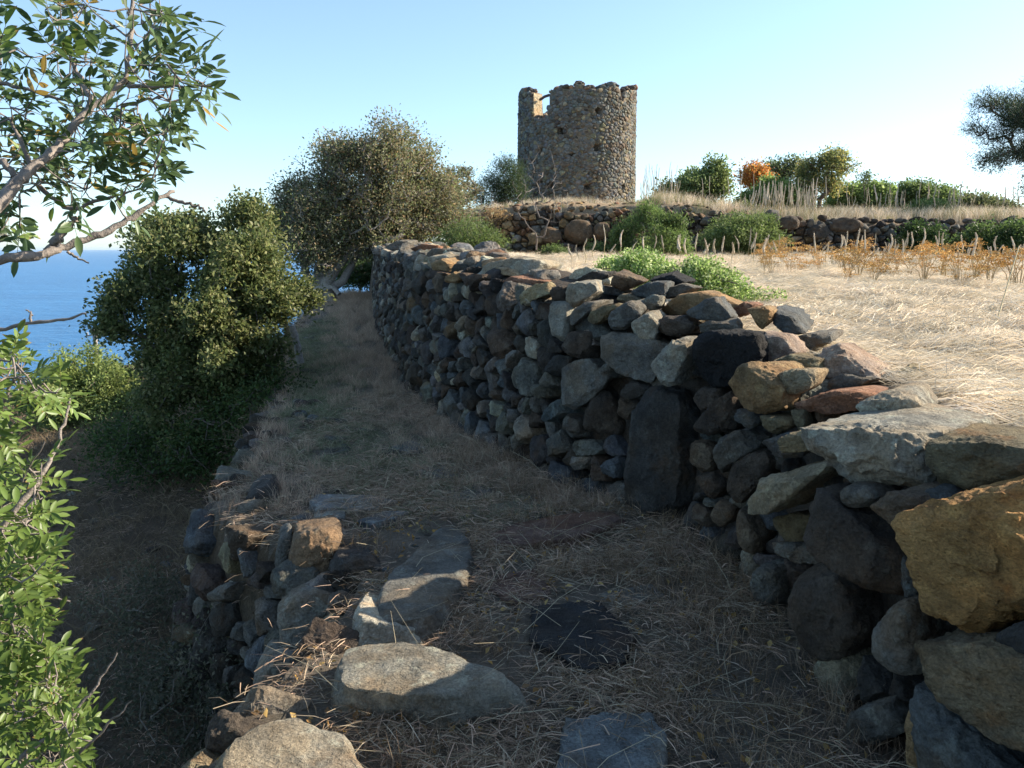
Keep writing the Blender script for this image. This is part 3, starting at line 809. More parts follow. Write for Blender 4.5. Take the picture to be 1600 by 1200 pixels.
# kerb boulders on the edge (tops catch the sun)
ground_rock(S, [(598,860),(622,815),(680,806),(735,828),(748,870),(722,930),(690,985),(600,1000),(548,990),(562,955),(590,925)], .05, .45, np.array(PAL['g']) * 1.15, 3101, tilt=.05, amp=.03, chamfer=.12, k=6)
ground_rock(S, [(482,1050),(500,1015),(560,998),(640,997),(700,1020),(765,1040),(820,1062),(828,1095),(760,1108),(690,1098),(600,1108),(520,1095),(478,1085)], .1, .6, np.array(PAL['l']) * .95, 3102, tilt=.06, amp=.05, chamfer=.16, k=6)
ground_rock(S, [(325,1195),(360,1150),(430,1124),(490,1124),(545,1150),(575,1190),(640,1300),(600,1420),(400,1420),(290,1300)], .09, .6, np.array(PAL['l']) * 1.05, 3103, tilt=.1, amp=.07, chamfer=.2, k=6)
for i in range(34):   # small stones along the grassy crest
    s = rs.uniform(4.1, 7.5) if i < 26 else rs.uniform(7.5, 9.5); x = np.interp(s, LWs, LWp[:, 0]) + rs.uniform(0, .45); y = np.interp(s, LWs, LWp[:, 1]) + rs.uniform(.0, .5)
    w = rs.uniform(.03, .1); z = Hp(x, y) + w * .2; m = 6
    poly3 = [np.array([x + w * math.cos(a) * rs.uniform(.7, 1.1), y + w * .8 * math.sin(a), z]) for a in np.linspace(0, 2 * math.pi, m + 1)[:-1]]
    prism_rock(S, poly3, np.array([rs.uniform(-.2, .2), rs.uniform(-.2, .2) + .001, 1]), w * .5, w * .5, rcol(rs), int(rs.integers(1e6)), hero=False, p=10)
S.build(300)
wall_core(LWp[::2], -LWn[::2], np.full(len(LWp[::2]), -1.35), np.full(len(LWp[::2]), -.06), [(.1, 0, 0), (.0, .5, 0), (-.1, .9, 0), (-.16, .97, 0), (-.4, 1, -.03)], 'rubble_fill', lwall, M_ROCK, .02)

# ------------------------------------------------------------------ paving stones let into the path
class PathStones(Stones): pass
S = Stones(GROUND['path'], 'paving_stone')
SL = [
 ([(830,950),(935,940),(992,1000),(980,1038),(915,1048),(832,1002)],.03,(.036,.036,.038)),
 ([(882,1124),(1018,1114),(1044,1160),(1036,1262),(866,1250)],.02,(.17,.185,.19)),
 ([(765,835),(800,820),(900,804),(960,800),(978,815),(905,842),(820,852),(770,849)],.03,(.16,.1,.08)),
 ([(483,787),(495,775),(580,775),(622,782),(580,797),(490,797)],.03,(.2,.2,.2)),
 ([(487,816),(490,804),(540,799),(537,812)],.03,(.22,.22,.2)),
 ([(560,815),(600,800),(640,800),(620,812),(580,822)],.02,(.16,.17,.18)),
 ([(935,930),(1020,915),(1040,935),(960,952)],.01,(.15,.15,.14)),
 ([(780,900),(850,888),(862,930),(800,946),(768,920)],.01,(.15,.1,.085)),
 ([(735,796),(800,785),(850,790),(800,806),(740,809)],.02,(.19,.17,.13)),
 ([(660,735),(700,722),(745,728),(735,745),(690,750)],.01,(.13,.14,.15)),
 ([(700,770),(740,758),(770,765),(745,780),(710,782)],.01,(.12,.13,.14)),
 ([(610,700),(640,690),(665,700),(640,712)],.01,(.13,.14,.15)),
]
for i, (poly, zt, col) in enumerate(SL):
    ground_rock(S, poly, zt, .12, np.array(col), 4000 + i, tilt=.03, amp=.06, chamfer=.06, p=60, front=.012)
for i in range(70):
    y = rs.uniform(4.6, 17); x = np.interp(y, FLp[:, 1], FLp[:, 0]) - rs.uniform(.55, 1.35) * (1 + y * .02); w = rs.uniform(.07, .2)
    if y < 5.4 and x < -.2: continue
    z = Hp(x, y) + .004; m = rs.integers(5, 8)
    poly3 = [np.array([x + w * math.cos(a) * rs.uniform(.75, 1.1), y + w * .8 * math.sin(a) * rs.uniform(.8, 1.1), z]) for a in np.linspace(0, 2 * math.pi, m + 1)[:-1]]
    prism_rock(S, poly3, np.array([rs.uniform(-.08, .08), rs.uniform(-.08, .08) + .001, 1]), .015, .06, np.array(PAL['g']) * rs.uniform(.5, .95), int(rs.integers(1e6)), hero=False, p=20, amp=.03)
S.build(300)

# ------------------------------------------------------------------ dry stone walls of the terrace behind the field
TWs, TWp, _ = resample(TW[:10], np.zeros(10), 0.15)
TWt = np.gradient(TWp, axis=0); TWt /= np.linalg.norm(TWt, axis=1)[:, None]; TWn = np.stack([TWt[:, 1], -TWt[:, 0]], 1)
TZ = terrace_z(TWp[:, 0] - TWn[:, 0] * .3, TWp[:, 1] - TWn[:, 1] * .3)
FZ = field_z(TWp[:, 0], TWp[:, 1])
def tfn(s, h):
    x = np.interp(s, TWs, TWp[:, 0]); y = np.interp(s, TWs, TWp[:, 1]); n = np.array([np.interp(s, TWs, TWn[:, 0]), np.interp(s, TWs, TWn[:, 1])]); n /= np.linalg.norm(n)
    o = .12 - .1 * (h - 1.3)
    return np.array([x + n[0] * o, y + n[1] * o, h]), np.array([n[0], n[1], .15])
def terrace_wall(x0, x1, label, seed, cols, collapse=None, big=()):
    rs = np.random.default_rng(seed); s0 = np.interp(x0, TWp[:, 0], TWs); s1 = np.interp(x1, TWp[:, 0], TWs)
    p0, n0 = tfn((s0 + s1) / 2, 1.3)
    root = empty('terrace_wall', tuple(p0), label, 'stone wall'); S = Stones(root)
    pts, rad = darts(s0, s1, 1.2, 3.3, lambda s, h, r: r.choice([.08, .11, .14, .19]), 16000, rs, 1.25)
    def sk(s, h):
        zt = np.interp(s, TWs, TZ) - .02 + .07 * math.sin(s * 2.3) + .05 * math.sin(s * 7.1)
        if h > zt or h < np.interp(s, TWs, FZ) - .1: return True
        return collapse(s, h, rs) if collapse else False
    face_stones(S, tfn, pts, rad, (s0, s1, 1.1, 3.4), rs, asp=1.25, depth=.2, prot=.09, skip=sk, cols=cols, p=12, kmax=3, gap=.01)
    for (u, v, w, h, Y, c) in big:
        P0 = PY(u, v, Y); k = Y / FPX; poly = [P0 + np.array([w * k * math.cos(a) * rs.uniform(.85, 1.1), 0, h * k * math.sin(a) * rs.uniform(.85, 1.1)]) for a in np.linspace(0, 2 * math.pi, 8)[:-1]]
        prism_rock(S, poly, np.array([0, -1, .1]), .12, .4, np.array(PAL[c]), int(rs.integers(1e6)), k=4, p=10, hero=True)
    # stones lying on the top edge
    for i in range(int((s1 - s0) * 5)):
        s = rs.uniform(s0, s1); w = rs.uniform(.05, .15); zt = np.interp(s, TWs, TZ) + w * .3; P0, n = tfn(s, zt); P0 = P0 - n * rs.uniform(.05, .35)
        poly = [P0 + np.array([w * math.cos(a), 0, w * .6 * math.sin(a)]) for a in np.linspace(0, 2 * math.pi, 7)[:-1]]
        prism_rock(S, poly, np.array([0, -1, .1]), w * .6, w * .6, rcol(rs, cols), int(rs.integers(1e6)), hero=False, p=10, k=3)
    S.build(300)
    m = (TWs > s0 - .1) & (TWs < s1 + .1)
    wall_core(TWp[m], TWn[m], FZ[m] - .2, TZ[m] - .08, [(.02, 0, 0), (.02, .5, 0), (.06, .95, -.03), (.3, 1, -.02), (.7, .95, -.05)], 'rubble_fill', root, M_ROCK, .02)
WARM = ['o', 'b', 't', 'b', 'n', 'g', 'l', 'r', 't', 'd', 'o', 'g']
terrace_wall(-1.7, 4.3, 'collapsing wall of warm brown rubble holding up the mound below the tower', 31, WARM,
   big=((905,362,28,20,23.9,'b'),(862,368,18,16,24.0,'b'),(885,395,26,16,23.7,'n'),(838,372,14,10,24.1,'t'),(940,360,14,14,23.7,'b')))
terrace_wall(4.32, 8.2, 'stacked rubble wall between the two round green shrubs, brown stones turning dark', 32, ['b', 'n', 'g', 'd', 'b', 'g', 't', 'n'], big=((1207,340,14,15,21.9,'g'),(1235,348,20,12,21.8,'n')))
terrace_wall(8.25, 20.5, 'dark shaded rubble wall along the far right side of the field', 33, ['d', 'g', 'd', 's', 'n', 'k', 'g'], big=((1322,352,30,14,21.9,'n'),(1280,362,18,14,21.9,'d')))

# ------------------------------------------------------------------ tower
TC = np.array([2.97, 38.0]); TR = 2.67; TH0 = 3.0
tower = empty('round_tower', (TC[0], TC[1], TH0), 'ruined round stone tower with broken battlements and a gap in its parapet', 'tower')
def vz(v, Y): d = ray(800, v); return EYE + d[2] / d[1] * Y
def th_of(u, side=1):
    """angle on the tower for pixel column u; theta=0 faces the camera (-Y), positive to the right"""
    k = (u - 800) / FPX * 1.0; lo, hi = -math.pi / 2, math.pi / 2
    for _ in range(40):
        m = (lo + hi) / 2; x = TC[0] + TR * math.sin(m); y = TC[1] - TR * math.cos(m); uu = proj((x, y, 6))[0]
        if uu < u: lo = m
        else: hi = m
    return (lo + hi) / 2
TOPV = [(800,146),(812,142),(822,141),(829,142),(831,182),(840,184),(852,182),(857,176),(858,137),(866,139),(878,132),(884,137),(894,138),(899,129),(912,129),(914,138),(926,136),(936,138),(946,134),(956,131),(965,134),(968,140),(970,158),(973,157),(976,141),(985,138),(993,139),(1000,146)]
_t = []; _z = []
for u, v in TOPV:
    a = th_of(min(max(u, 809), 993.5)); Y = TC[1] - TR * math.cos(a); _t.append(a + (u < 809) * -.3 + (u > 994) * .3); _z.append(vz(v, Y))
_o = np.argsort(_t); _t = np.array(_t)[_o]; _z = np.array(_z)[_o]
def top_z(th):
    th = (th + math.pi) % (2 * math.pi) - math.pi
    a = abs(th)
    if a > 1.62: return 7.95 + .18 * math.sin(th * 9) + .12 * math.sin(th * 23)
    return float(np.interp(th, _t, _z))
def cyl(th, z, r=None):
    r = (TR + (7 - z) * .012) if r is None else r
    return np.array([TC[0] + r * math.sin(th), TC[1] - r * math.cos(th), z]), np.array([math.sin(th), -math.cos(th), 0])
HOLES = [(935,174,6,5),(934,231,6,5),(844,235,5,5),(874,204,5,5),(920,292,5,4),(933,281,3,5),(974,293,3,3),(860,291,4,4),(893,243,3,3),(844,285,3,3)]
HO = []
for u, v, a, b in HOLES:
    th = th_of(u); Y = TC[1] - TR * math.cos(th); HO.append((th, vz(v, Y), a * Y / FPX / TR / max(.3, math.cos(th)) * .9, b * Y / FPX * .9))
def in_hole(th, z, g=1.0):
    return any(abs(th - a) < da * g and abs(z - zz) < dz * g for a, zz, da, dz in HO)
S = Stones(tower, 'stone', M_TOWER); rs = np.random.default_rng(41)
smin, smax = -2.0 * TR, 2.0 * TR
def trad(s, h, r): return r.choice([.06, .08, .105, .14]) if abs(s) < 1.7 * TR else r.choice([.14, .18])
pts, rad = darts(smin, smax, 2.7, 9.2, trad, 90000, rs, 1.3)
TCOL = ['g', 'b', 'g', 'g', 'g', 'g', 'm', 'g', 'b', 'm', 'g', 'b', 'g', 'g', 'n', 'g', 'b', 't', 'g', 'g']
face_stones(S, lambda s, h: cyl(s / TR, h), pts, rad, (smin, smax, 2.6, 9.2), rs, asp=1.3, depth=.12, prot=.012, gap=.002, cols=TCOL,
   skip=lambda s, h: h > top_z(s / TR) - .05 or in_hole(s / TR, h, 1.15), warp_=True, p=60, kmax=3, amp=.05)
for i in range(150):   # loose stones crowning the broken rim
    th = rs.uniform(-1.9, 1.9); z = top_z(th); r = TR - rs.uniform(.08, .5); w = rs.uniform(.08, .2)
    if abs(top_z(th + .03) - z) > .3 or abs(top_z(th - .03) - z) > .3: continue
    P0, n = cyl(th, z + w * .1, r)
    poly = [P0 + np.array([w * math.cos(a) * rs.uniform(.7, 1.2), 0, w * .7 * math.sin(a) * rs.uniform(.7, 1.2)]) for a in np.linspace(0, 2 * math.pi, 7)[:-1]]
    prism_rock(S, poly, np.array([0, -1, .1]), w, w, rcol(rs, ['n', 'b', 'd', 'g', 'r', 'n']), int(rs.integers(1e6)), hero=False, k=3, p=10, mat=M_TOWER)
S.build(300)
def tower_core():
    nt_, nz_ = 240, 84; ths = np.linspace(-math.pi, math.pi, nt_ + 1)[:-1]; V = []; F = []
    TI = TR - .62
    for r_side in (0, 1):
        for j in range(nz_ + 1):
            for th in ths:
                zt = top_z(th) - .05; z = 2.6 + (zt - 2.6) * j / nz_
                if r_side == 0:
                    r = TR + (7 - z) * .012 - .012
                    if in_hole(th, z, 1.0): r -= .45
                else: r = TI
                V.append(cyl(th, z, r)[0])
    nn = (nz_ + 1) * nt_
    for j in range(nz_):
        for i in range(nt_):
            a = j * nt_ + i; b = j * nt_ + (i + 1) % nt_
            F.append((a, b, b + nt_, a + nt_)); F.append((nn + b, nn + a, nn + a + nt_, nn + b + nt_))
    for i in range(nt_):
        a = nz_ * nt_ + i; b = nz_ * nt_ + (i + 1) % nt_; F.append((a, b, nn + b, nn + a))
    V = np.array(V); V += .03 * np.stack([fbm(V * 2.5 + 5 * k, 3, k) for k in range(3)], -1)
    m = rock_material('tower_mortar', lichen=.2, rust=.15, pits=.6)
    me = mesh_np('wall_core', V - np.array(tower.location), np.array(F), tint=(.19, .165, .135), rid=.2, smooth=False)
    link('wall_core', me, m, tower)
tower_core()
def beam(name, a, b, r, col, parent, mat=None, n=6):
    a = np.array(a, float); b = np.array(b, float); V = []; F = []
    t, bb, nn = frame((b - a) + 1e-5)
    K = 6
    for k in range(K + 1):
        c = a + (b - a) * k / K; c = c + np.array([0, 0, 1]) * r * 1.3 * math.sin(math.pi * k / K)
        for j in range(n): V.append(c + r * (math.cos(2 * math.pi * j / n) * t + math.sin(2 * math.pi * j / n) * bb) * (1 + .1 * math.sin(k * 3 + j)))
    for k in range(K):
        for j in range(n): F.append((k * n + j, k * n + (j + 1) % n, (k + 1) * n + (j + 1) % n, (k + 1) * n + j))
    me = mesh_np(name, np.array(V) - (np.array(parent.location) if parent else 0), np.array(F), tint=col, rid=.5)
    return link(name, me, mat or M_BARK, parent)
a1 = th_of(834); a2 = th_of(860)
beam('lintel', cyl(a1, vz(153, 36), TR - .35)[0], cyl(a2, vz(148, 35.8), TR - .3)[0], .06, (.08, .06, .05), tower)
# pale render on the reveal of the gap and inside it, pale door jamb at the right foot
def slab(name, c, sx, sy, sz, yaw, col, parent, mat):
    bm = bmesh.new(); bmesh.ops.create_cube(bm, size=1, matrix=Matrix.Translation(Vector(c) - Vector(parent.location)) @ Matrix.Rotation(yaw, 4, 'Z') @ Matrix.Diagonal((sx, sy, sz, 1)))
    bmesh.ops.bevel(bm, geom=bm.edges[:], offset=min(sx, sy, sz) * .15, segments=2, affect='EDGES')
    V = np.array([v.co[:] for v in bm.verts]); me = bpy.data.meshes.new(name); bm.to_mesh(me); bm.free()
    a = me.attributes.new('tint', 'FLOAT_COLOR', 'POINT'); a.data.foreach_set('color', np.tile((*col, .4), (len(V), 1)).astype(np.float32).ravel())
    return link(name, me, mat, parent)
p, n = cyl(th_of(831.5), 0, TR - .31); slab('plaster_reveal', (p[0], p[1], (vz(183, 36) + vz(143, 36)) / 2), .05, .5, vz(143, 36) - vz(183, 36), th_of(831.5), (.5, .42, .3), tower, M_ROCK)
p, n = cyl(th_of(992.5), 0, TR + .02); slab('door_jamb', (p[0], p[1], (vz(322, 37.5) + vz(270, 37.5)) / 2), .1, .16, vz(270, 37.5) - vz(322, 37.5), th_of(992.5), (.5, .36, .26), tower, M_ROCK)

# ------------------------------------------------------------------ far left: house, pole
def house():
    p = PZ(10, 640, -13.2); root = empty('white_house', (p[0], p[1], -16.5), 'small whitewashed house far down the slope, half hidden by leaves', 'house')
    m, nt, b = new_mat('whitewash'); T = NT(nt); g = T.n('ShaderNodeNewGeometry')
    T.l(T.mix(T.noise(g.outputs['Position'], 1.5, 5, .6), (.78, .77, .74), (.84, .83, .81)), b.inputs['Base Color']); b.inputs['Roughness'].default_value = .9
    L = root.location
    def bx(name, c, s, col=None, mat=m, par=root):
        q = bmesh.new(); bmesh.ops.create_cube(q, size=1, matrix=Matrix.Translation(c) @ Matrix.Diagonal((*s, 1))); bmesh.ops.bevel(q, geom=q.edges[:], offset=.03, segments=1, affect='EDGES')
        me = bpy.data.meshes.new(name); q.to_mesh(me); q.free(); return link(name, me, mat, par)
    bx('wall', (-2.5, 3, 1.6), (8, 6, 3.6)); bx('roof', (-2.5, 3, 3.52), (8.3, 6.3, .22))
    dk, nt2, b2 = new_mat('blue_shutter'); b2.inputs['Base Color'].default_value = (.05, .12, .25, 1)
    for x in (-4.6, -1.2): 
        w = bx('window', (x, -.03, 1.9), (1.0, .1, 1.1), mat=dk); bx('window_sill', (x, -.1, 1.28), (1.2, .2, .08), par=w)
house()
def pole():
    p = PY(151, 560, 62); z1 = PY(151, 515, 62)[2]; z0 = Hp(p[0], p[1]) - .2
    root = empty('utility_pole', (p[0], p[1], z0), 'thin wooden utility pole rising in front of the sea behind the far bush', 'utility pole')
    beam('pole_shaft', (p[0], p[1], z0), (p[0] + .02, p[1], z1), .16, (.3, .27, .25), root)
    for dz in (.5, 1.3): beam('crossarm', (p[0] - .65, p[1], z1 - dz), (p[0] + .65, p[1] + .01, z1 - dz), .06, (.25, .22, .2), root)
    for sx in (-.55, .55): beam('insulator', (p[0] + sx, p[1], z1 - .5), (p[0] + sx + .01, p[1], z1 - .2), .05, (.6, .6, .6), root)
pole()
# ------------------------------------------------------------------ plants: helpers
def tubes(paths, n=5):
    """paths: list of (pts(k,3), radii(k)); returns V,F"""
    VV = []; FF = []; o = 0
    ang = np.arange(n) * 2 * math.pi / n
    for P, R in paths:
        P = np.asarray(P, float); k = len(P)
        if k < 2: continue
        T_ = np.gradient(P, axis=0); T_ /= np.linalg.norm(T_, axis=1)[:, None] + 1e-9
        ref = np.array([0.3, 0.2, 0.93]) if abs(T_[0, 2]) < .9 else np.array([1.0, 0.1, 0])
        A = np.cross(T_, ref); A /= np.linalg.norm(A, axis=1)[:, None] + 1e-9; B = np.cross(T_, A)
        V = P[:, None, :] + (np.asarray(R)[:, None, None]) * (np.cos(ang)[None, :, None] * A[:, None, :] + np.sin(ang)[None, :, None] * B[:, None, :])
        VV.append(V.reshape(-1, 3)); i = np.arange(k - 1)[:, None] * n; j = np.arange(n)[None]; j2 = (j + 1) % n
        FF.append((np.stack([i + j, i + j2, i + n + j2, i + n + j], -1).reshape(-1, 4)) + o); o += k * n
    return np.concatenate(VV), np.concatenate(FF)
def grow(base_nodes, tips, rs, wander=.12, r_tip=.004, expo=.42, r_max=.2, seg=3, bias=.75):
    """nearest-attach branching; base_nodes: list of points (a chain)"""
    nodes = [np.array(p, float) for p in base_nodes]; par = [-1] + list(range(len(nodes) - 1)); base = nodes[-1]
    tips = sorted(tips, key=lambda t: np.linalg.norm(t - base)); leafs = []
    for t in tips:
        N = np.array(nodes[len(base_nodes) - 1:]); d = np.linalg.norm(N - t, axis=1); dist0 = np.linalg.norm(N - base, axis=1)
        i = int(np.argmin(d + (1 - bias) * dist0)) + len(base_nodes) - 1; p0 = nodes[i]; L = np.linalg.norm(t - p0); k = max(1, min(seg + 2, int(L / .12) if L < 1 else seg + 1)); last = i
        for a in range(1, k + 1):
            f = a / k; q = p0 + (t - p0) * f
            if a < k: q = q + rs.normal(0, wander * L / k, 3) + np.array([0, 0, -.06 * L * math.sin(math.pi * f)])
            nodes.append(q); par.append(last); last = len(nodes) - 1
        leafs.append(last)
    w = np.zeros(len(nodes))
    for l in leafs: w[l] = 1
    for i in range(len(nodes) - 1, 0, -1):
        if par[i] >= 0: w[par[i]] += w[i]
    rad = np.minimum(r_tip * np.maximum(w, 1) ** expo, r_max)
    ch = {}
    for i, p in enumerate(par): ch.setdefault(p, []).append(i)
    paths = []; st = [(0, None)]
    while st:
        i, pr = st.pop(); P = ([nodes[pr]] if pr is not None else []) + [nodes[i]]; R = ([min(rad[pr], rad[i] * 1.15)] if pr is not None else []) + [rad[i]]
        while i in ch:
            c = sorted(ch[i], key=lambda q: -w[q]); 
            for e in c[1:]: st.append((e, i))
            i = c[0]; P.append(nodes[i]); R.append(rad[i])
        paths.append((np.array(P), np.array(R)))
    return paths, [nodes[l] for l in leafs]
def leaves(C, D, size, rs, cols, wid=.5, fold=.25, up=.4, spread=.9):
    """C (n,3) centres, D (n,3) outward directions; rhombus leaves"""
    n = len(C); d = D + rs.normal(0, spread, (n, 3)); d /= np.linalg.norm(d, axis=1)[:, None] + 1e-9
    nr = rs.normal(0, 1, (n, 3)) + np.array([0, 0, up * 3]); s = np.cross(d, nr); s /= np.linalg.norm(s, axis=1)[:, None] + 1e-9
    up_ = np.cross(s, d); sz = (size * rs.uniform(.6, 1.25, n))[:, None]
    a = C - d * sz * .5; b = C + d * sz * .5; l = C + s * sz * wid * .5 + up_ * sz * fold * wid; r = C - s * sz * wid * .5 + up_ * sz * fold * wid
    V = np.stack([a, l, b, r], 1).reshape(-1, 3); i = np.arange(n)[:, None] * 4
    F = np.concatenate([i + np.array([[0, 1, 2]]), i + np.array([[0, 2, 3]])])
    cols = np.array(cols); c = cols[rs.integers(len(cols), size=n)] * rs.uniform(.75, 1.25, (n, 1))
    return V, F, np.repeat(c, 4, axis=0)
def sample_env(ells, n, rs, shell=.55, zmin=None):
    out = []; vol = np.array([e[1][0] * e[1][1] * e[1][2] for e in ells]) ** .75; vol /= vol.sum()
    while len(out) < n:
        e = ells[rs.choice(len(ells), p=vol)]; d = rs.normal(0, 1, 3); d /= np.linalg.norm(d); r = shell + (1 - shell) * rs.random() ** .6
        r *= 1 + .26 * float(fbm((d * 2.6 + np.array(e[0]) * .7)[None], 2, 4)[0])
        p = np.array(e[0]) + d * np.array(e[1]) * r
        if zmin is not None and p[2] < zmin: continue
        if d[2] < -.75 and rs.random() < .5: continue
        out.append(p)
    return out
def plant(name, label, cat, base, ells, ntips, nl, lsize, cols, bark, seed, trunk=None, r_max=.1, clr=.16, mat=M_LEAF, wid=.5, group=None, twigs=0, shell=.55, spread=.9, zmin=None, r_tip=.004, trunk_name='trunk', crown_name='crown', wander=.14, up=.4, expo=.42, clumps=0, cr=.3):
    rs = np.random.default_rng(seed); base = np.array(base, float)
    root = empty(name, tuple(base), label, cat, group)
    if clumps:
        cc = sample_env(ells, clumps, rs, shell, zmin); tips = []
        for q in range(ntips):
            c0 = cc[rs.integers(len(cc))]; d = rs.normal(0, 1, 3); d /= np.linalg.norm(d); tips.append(c0 + d * cr * rs.uniform(.3, 1.0) * (1, 1, .75))
    else: tips = sample_env(ells, ntips, rs, shell, zmin)
    cen = np.mean([e[0] for e in ells], axis=0)
    tr = [base - np.array([0, 0, .15]), base] + [np.array(t, float) for t in (trunk or [base * .45 + cen * .55 - np.array([0, 0, .2 * ells[0][1][2]])])]
    paths, ends = grow(tr, tips, rs, wander, r_tip, r_max=r_max, expo=expo)
    V, F = tubes(paths, 5)
    link(trunk_name, mesh_np(trunk_name, V - base, F, tint=bark), M_BARK, root)
    if twigs:
        tw = []
        for e in ends:
            for _ in range(twigs):
                d = (e - cen); d /= np.linalg.norm(d) + 1e-9; d = d + rs.normal(0, .5, 3) + np.array([0, 0, .2]); d /= np.linalg.norm(d); L = rs.uniform(.15, .4) * clr * 2.2
                m = e + d * L * .5 + rs.normal(0, .03, 3); tw.append((np.array([e, m, e + d * L + rs.normal(0, .04, 3)]), np.array([r_tip * .8, r_tip * .6, r_tip * .3])))
        V, F = tubes(tw, 3); link('twigs', mesh_np('twigs', V - base, F, tint=np.array(bark) * 1.25), M_BARK, root)['kind'] = 'stuff'
    if nl:
        E = np.array(ends); idx = rs.integers(len(E), size=ntips * nl); C = E[idx] + rs.normal(0, clr, (len(idx), 3)) * (1, 1, .8)
        D = C - E[idx]; D /= np.linalg.norm(D, axis=1)[:, None] + 1e-9; D = D * .8 + (C - cen) / (np.linalg.norm(C - cen, axis=1)[:, None]) * .5
        V, F, T_ = leaves(C, D, lsize, rs, cols, wid=wid, spread=spread, up=up)
        # colour drifts clump by clump
        g = fbm(np.repeat(E[idx], 4, axis=0) * 1.7, 2, seed % 50)[:, None]; T_ = T_ * (1 + .22 * g)
        link(crown_name, mesh_np(crown_name, V - base, F, tint=np.clip(T_, 0.004, 1), smooth=False), mat, root)
    return root
def E3(u, v, Y, rx, rz, ry=None):
    """ellipsoid centre at a pixel and depth; radii in pixels at that depth"""
    k = Y / FPX; return (PY(u, v, Y), (rx * k, (ry if ry else rx) * k, rz * k))
OLIVE = [(.085, .11, .035), (.06, .085, .03), (.12, .14, .045), (.1, .115, .04)]
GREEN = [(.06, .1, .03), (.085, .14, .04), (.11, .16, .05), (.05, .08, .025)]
FRESH = [(.2, .3, .08), (.26, .36, .11), (.14, .22, .06), (.42, .48, .24)]
# big holm oak left of the path
b = PY(350, 760, 10.0); b[2] = Hp(b[0], b[1])
plant('oak_tree', 'dense olive green oak overhanging the left edge of the path above the sea', 'tree', b,
  [E3(380,390,10,78,80), E3(300,400,9.8,80,70), E3(245,500,9.6,72,70), E3(335,520,9.4,95,110), E3(415,440,9.8,62,75), E3(315,620,9.4,95,80), E3(375,580,9.2,50,65), E3(210,430,10,32,22)],
  750, 110, .058, [(.13, .155, .055), (.1, .13, .045), (.17, .19, .07), (.22, .22, .1), (.07, .095, .035)], (.16, .14, .12), 51, trunk=[PY(345, 690, 9.9), PY(350, 620, 9.8)], r_max=.13, clr=.085, wid=.6, clumps=130, cr=.27, mat=M_LEAF)
# dark undergrowth under it
b = PY(300, 760, 9.6); b[2] = Hp(b[0], b[1])
plant('undergrowth_shrub', 'dark dense shrub filling the shade under the oak beside the path', 'shrub', b,
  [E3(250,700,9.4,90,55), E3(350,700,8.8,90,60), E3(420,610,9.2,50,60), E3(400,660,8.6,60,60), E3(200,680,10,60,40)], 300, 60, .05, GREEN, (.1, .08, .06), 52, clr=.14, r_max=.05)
# wind-bent grey tree
b = PY(515, 470, 21.5); b[2] = PY(515, 462, 21.5)[2]
plant('windblown_tree', 'big windswept tree with grey twiggy dome and gnarled trunk at the path end', 'tree', b,
  [E3(600,290,22.5,95,85,70), E3(540,310,22,90,75,60), E3(640,320,23,75,75,60), E3(480,330,21.5,60,45,50), E3(560,370,22,80,40,60), E3(690,330,23.5,40,45,40), E3(500,380,21.5,50,40,50), E3(450,325,21.5,30,30,30), E3(470,365,21.3,40,34,40), E3(680,360,23,55,34,50)],
  2200, 48, .085, [(.18, .19, .11), (.23, .23, .14), (.15, .17, .08), (.27, .24, .15), (.17, .2, .08), (.28, .2, .11)], (.24, .21, .18), 53,
  trunk=[PY(505, 450, 21.5), PY(500, 425, 21.6), PY(515, 405, 21.8)], r_max=.2, clr=.2, twigs=3, r_tip=.011, clumps=260, cr=.42, wander=.25, expo=.4, up=.2, shell=.6)
root_t = bpy.data.objects['windblown_tree']
lim = [([PY(480,462,21.4),PY(500,452,21.3),PY(520,448,21.3),PY(530,460,21.2)],.12),([PY(515,470,21.5),PY(510,440,21.5),PY(525,420,21.6),PY(545,395,21.8)],.2),([PY(500,470,21.5),PY(490,445,21.5),PY(480,430,21.4),PY(470,400,21.5)],.16),([PY(512,455,21.4),PY(535,440,21.6),PY(560,395,22),PY(590,385,22)],.12)]
V, F = tubes([(np.array(p), np.linspace(r, r * .55, len(p)) * np.array([1, 1.15, .9, 1])) for p, r in lim], 8)
link('gnarled_limbs', mesh_np('gnarled_limbs', V - np.array(root_t.location), F, tint=(.36, .31, .26)), M_BARK, root_t)
def shrub(label, u, vb, Y, ells, ntips, nl, ls, cols, seed, name='round_shrub', cat='shrub', clr=.1, bark=(.14, .11, .09), **kw):
    if Y >= 25 and seed not in (55, 66, 57): cols = np.array(cols) * 1.45  # far foliage colours brightened so backlit bushes look sunlit
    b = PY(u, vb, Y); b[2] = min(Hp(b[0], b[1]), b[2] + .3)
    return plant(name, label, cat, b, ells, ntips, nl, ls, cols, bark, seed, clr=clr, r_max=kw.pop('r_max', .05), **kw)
G1 = [(.14, .2, .06), (.18, .24, .08), (.1, .15, .045), (.22, .27, .11)]
shrub('small grey leaved tree with thin open crown just right of the windswept tree', 718, 345, 30, [E3(715,290,30,32,30), E3(700,310,30,25,25)], 200, 22, .11, [(.11, .12, .07), (.16, .13, .07), (.09, .11, .05)], 54, name='small_tree', cat='tree', r_tip=.012, twigs=2)
shrub('dark green pine bush hugging the left foot of the tower', 785, 338, 34, [E3(790,285,34,26,34), E3(768,305,34,24,32), E3(800,310,34,22,30)], 350, 60, .1, [(.035, .06, .03), (.05, .08, .035), (.07, .1, .04)], 55, clr=.2, name='pine_bush', wid=.25)
shrub('loose light green shrub standing just behind the far end of the long wall', 735, 405, 19, [E3(735,375,19,38,28), E3(755,385,19,28,22), E3(705,385,19,26,20)], 260, 45, .07, G1, 56, clr=.12, wid=.3)
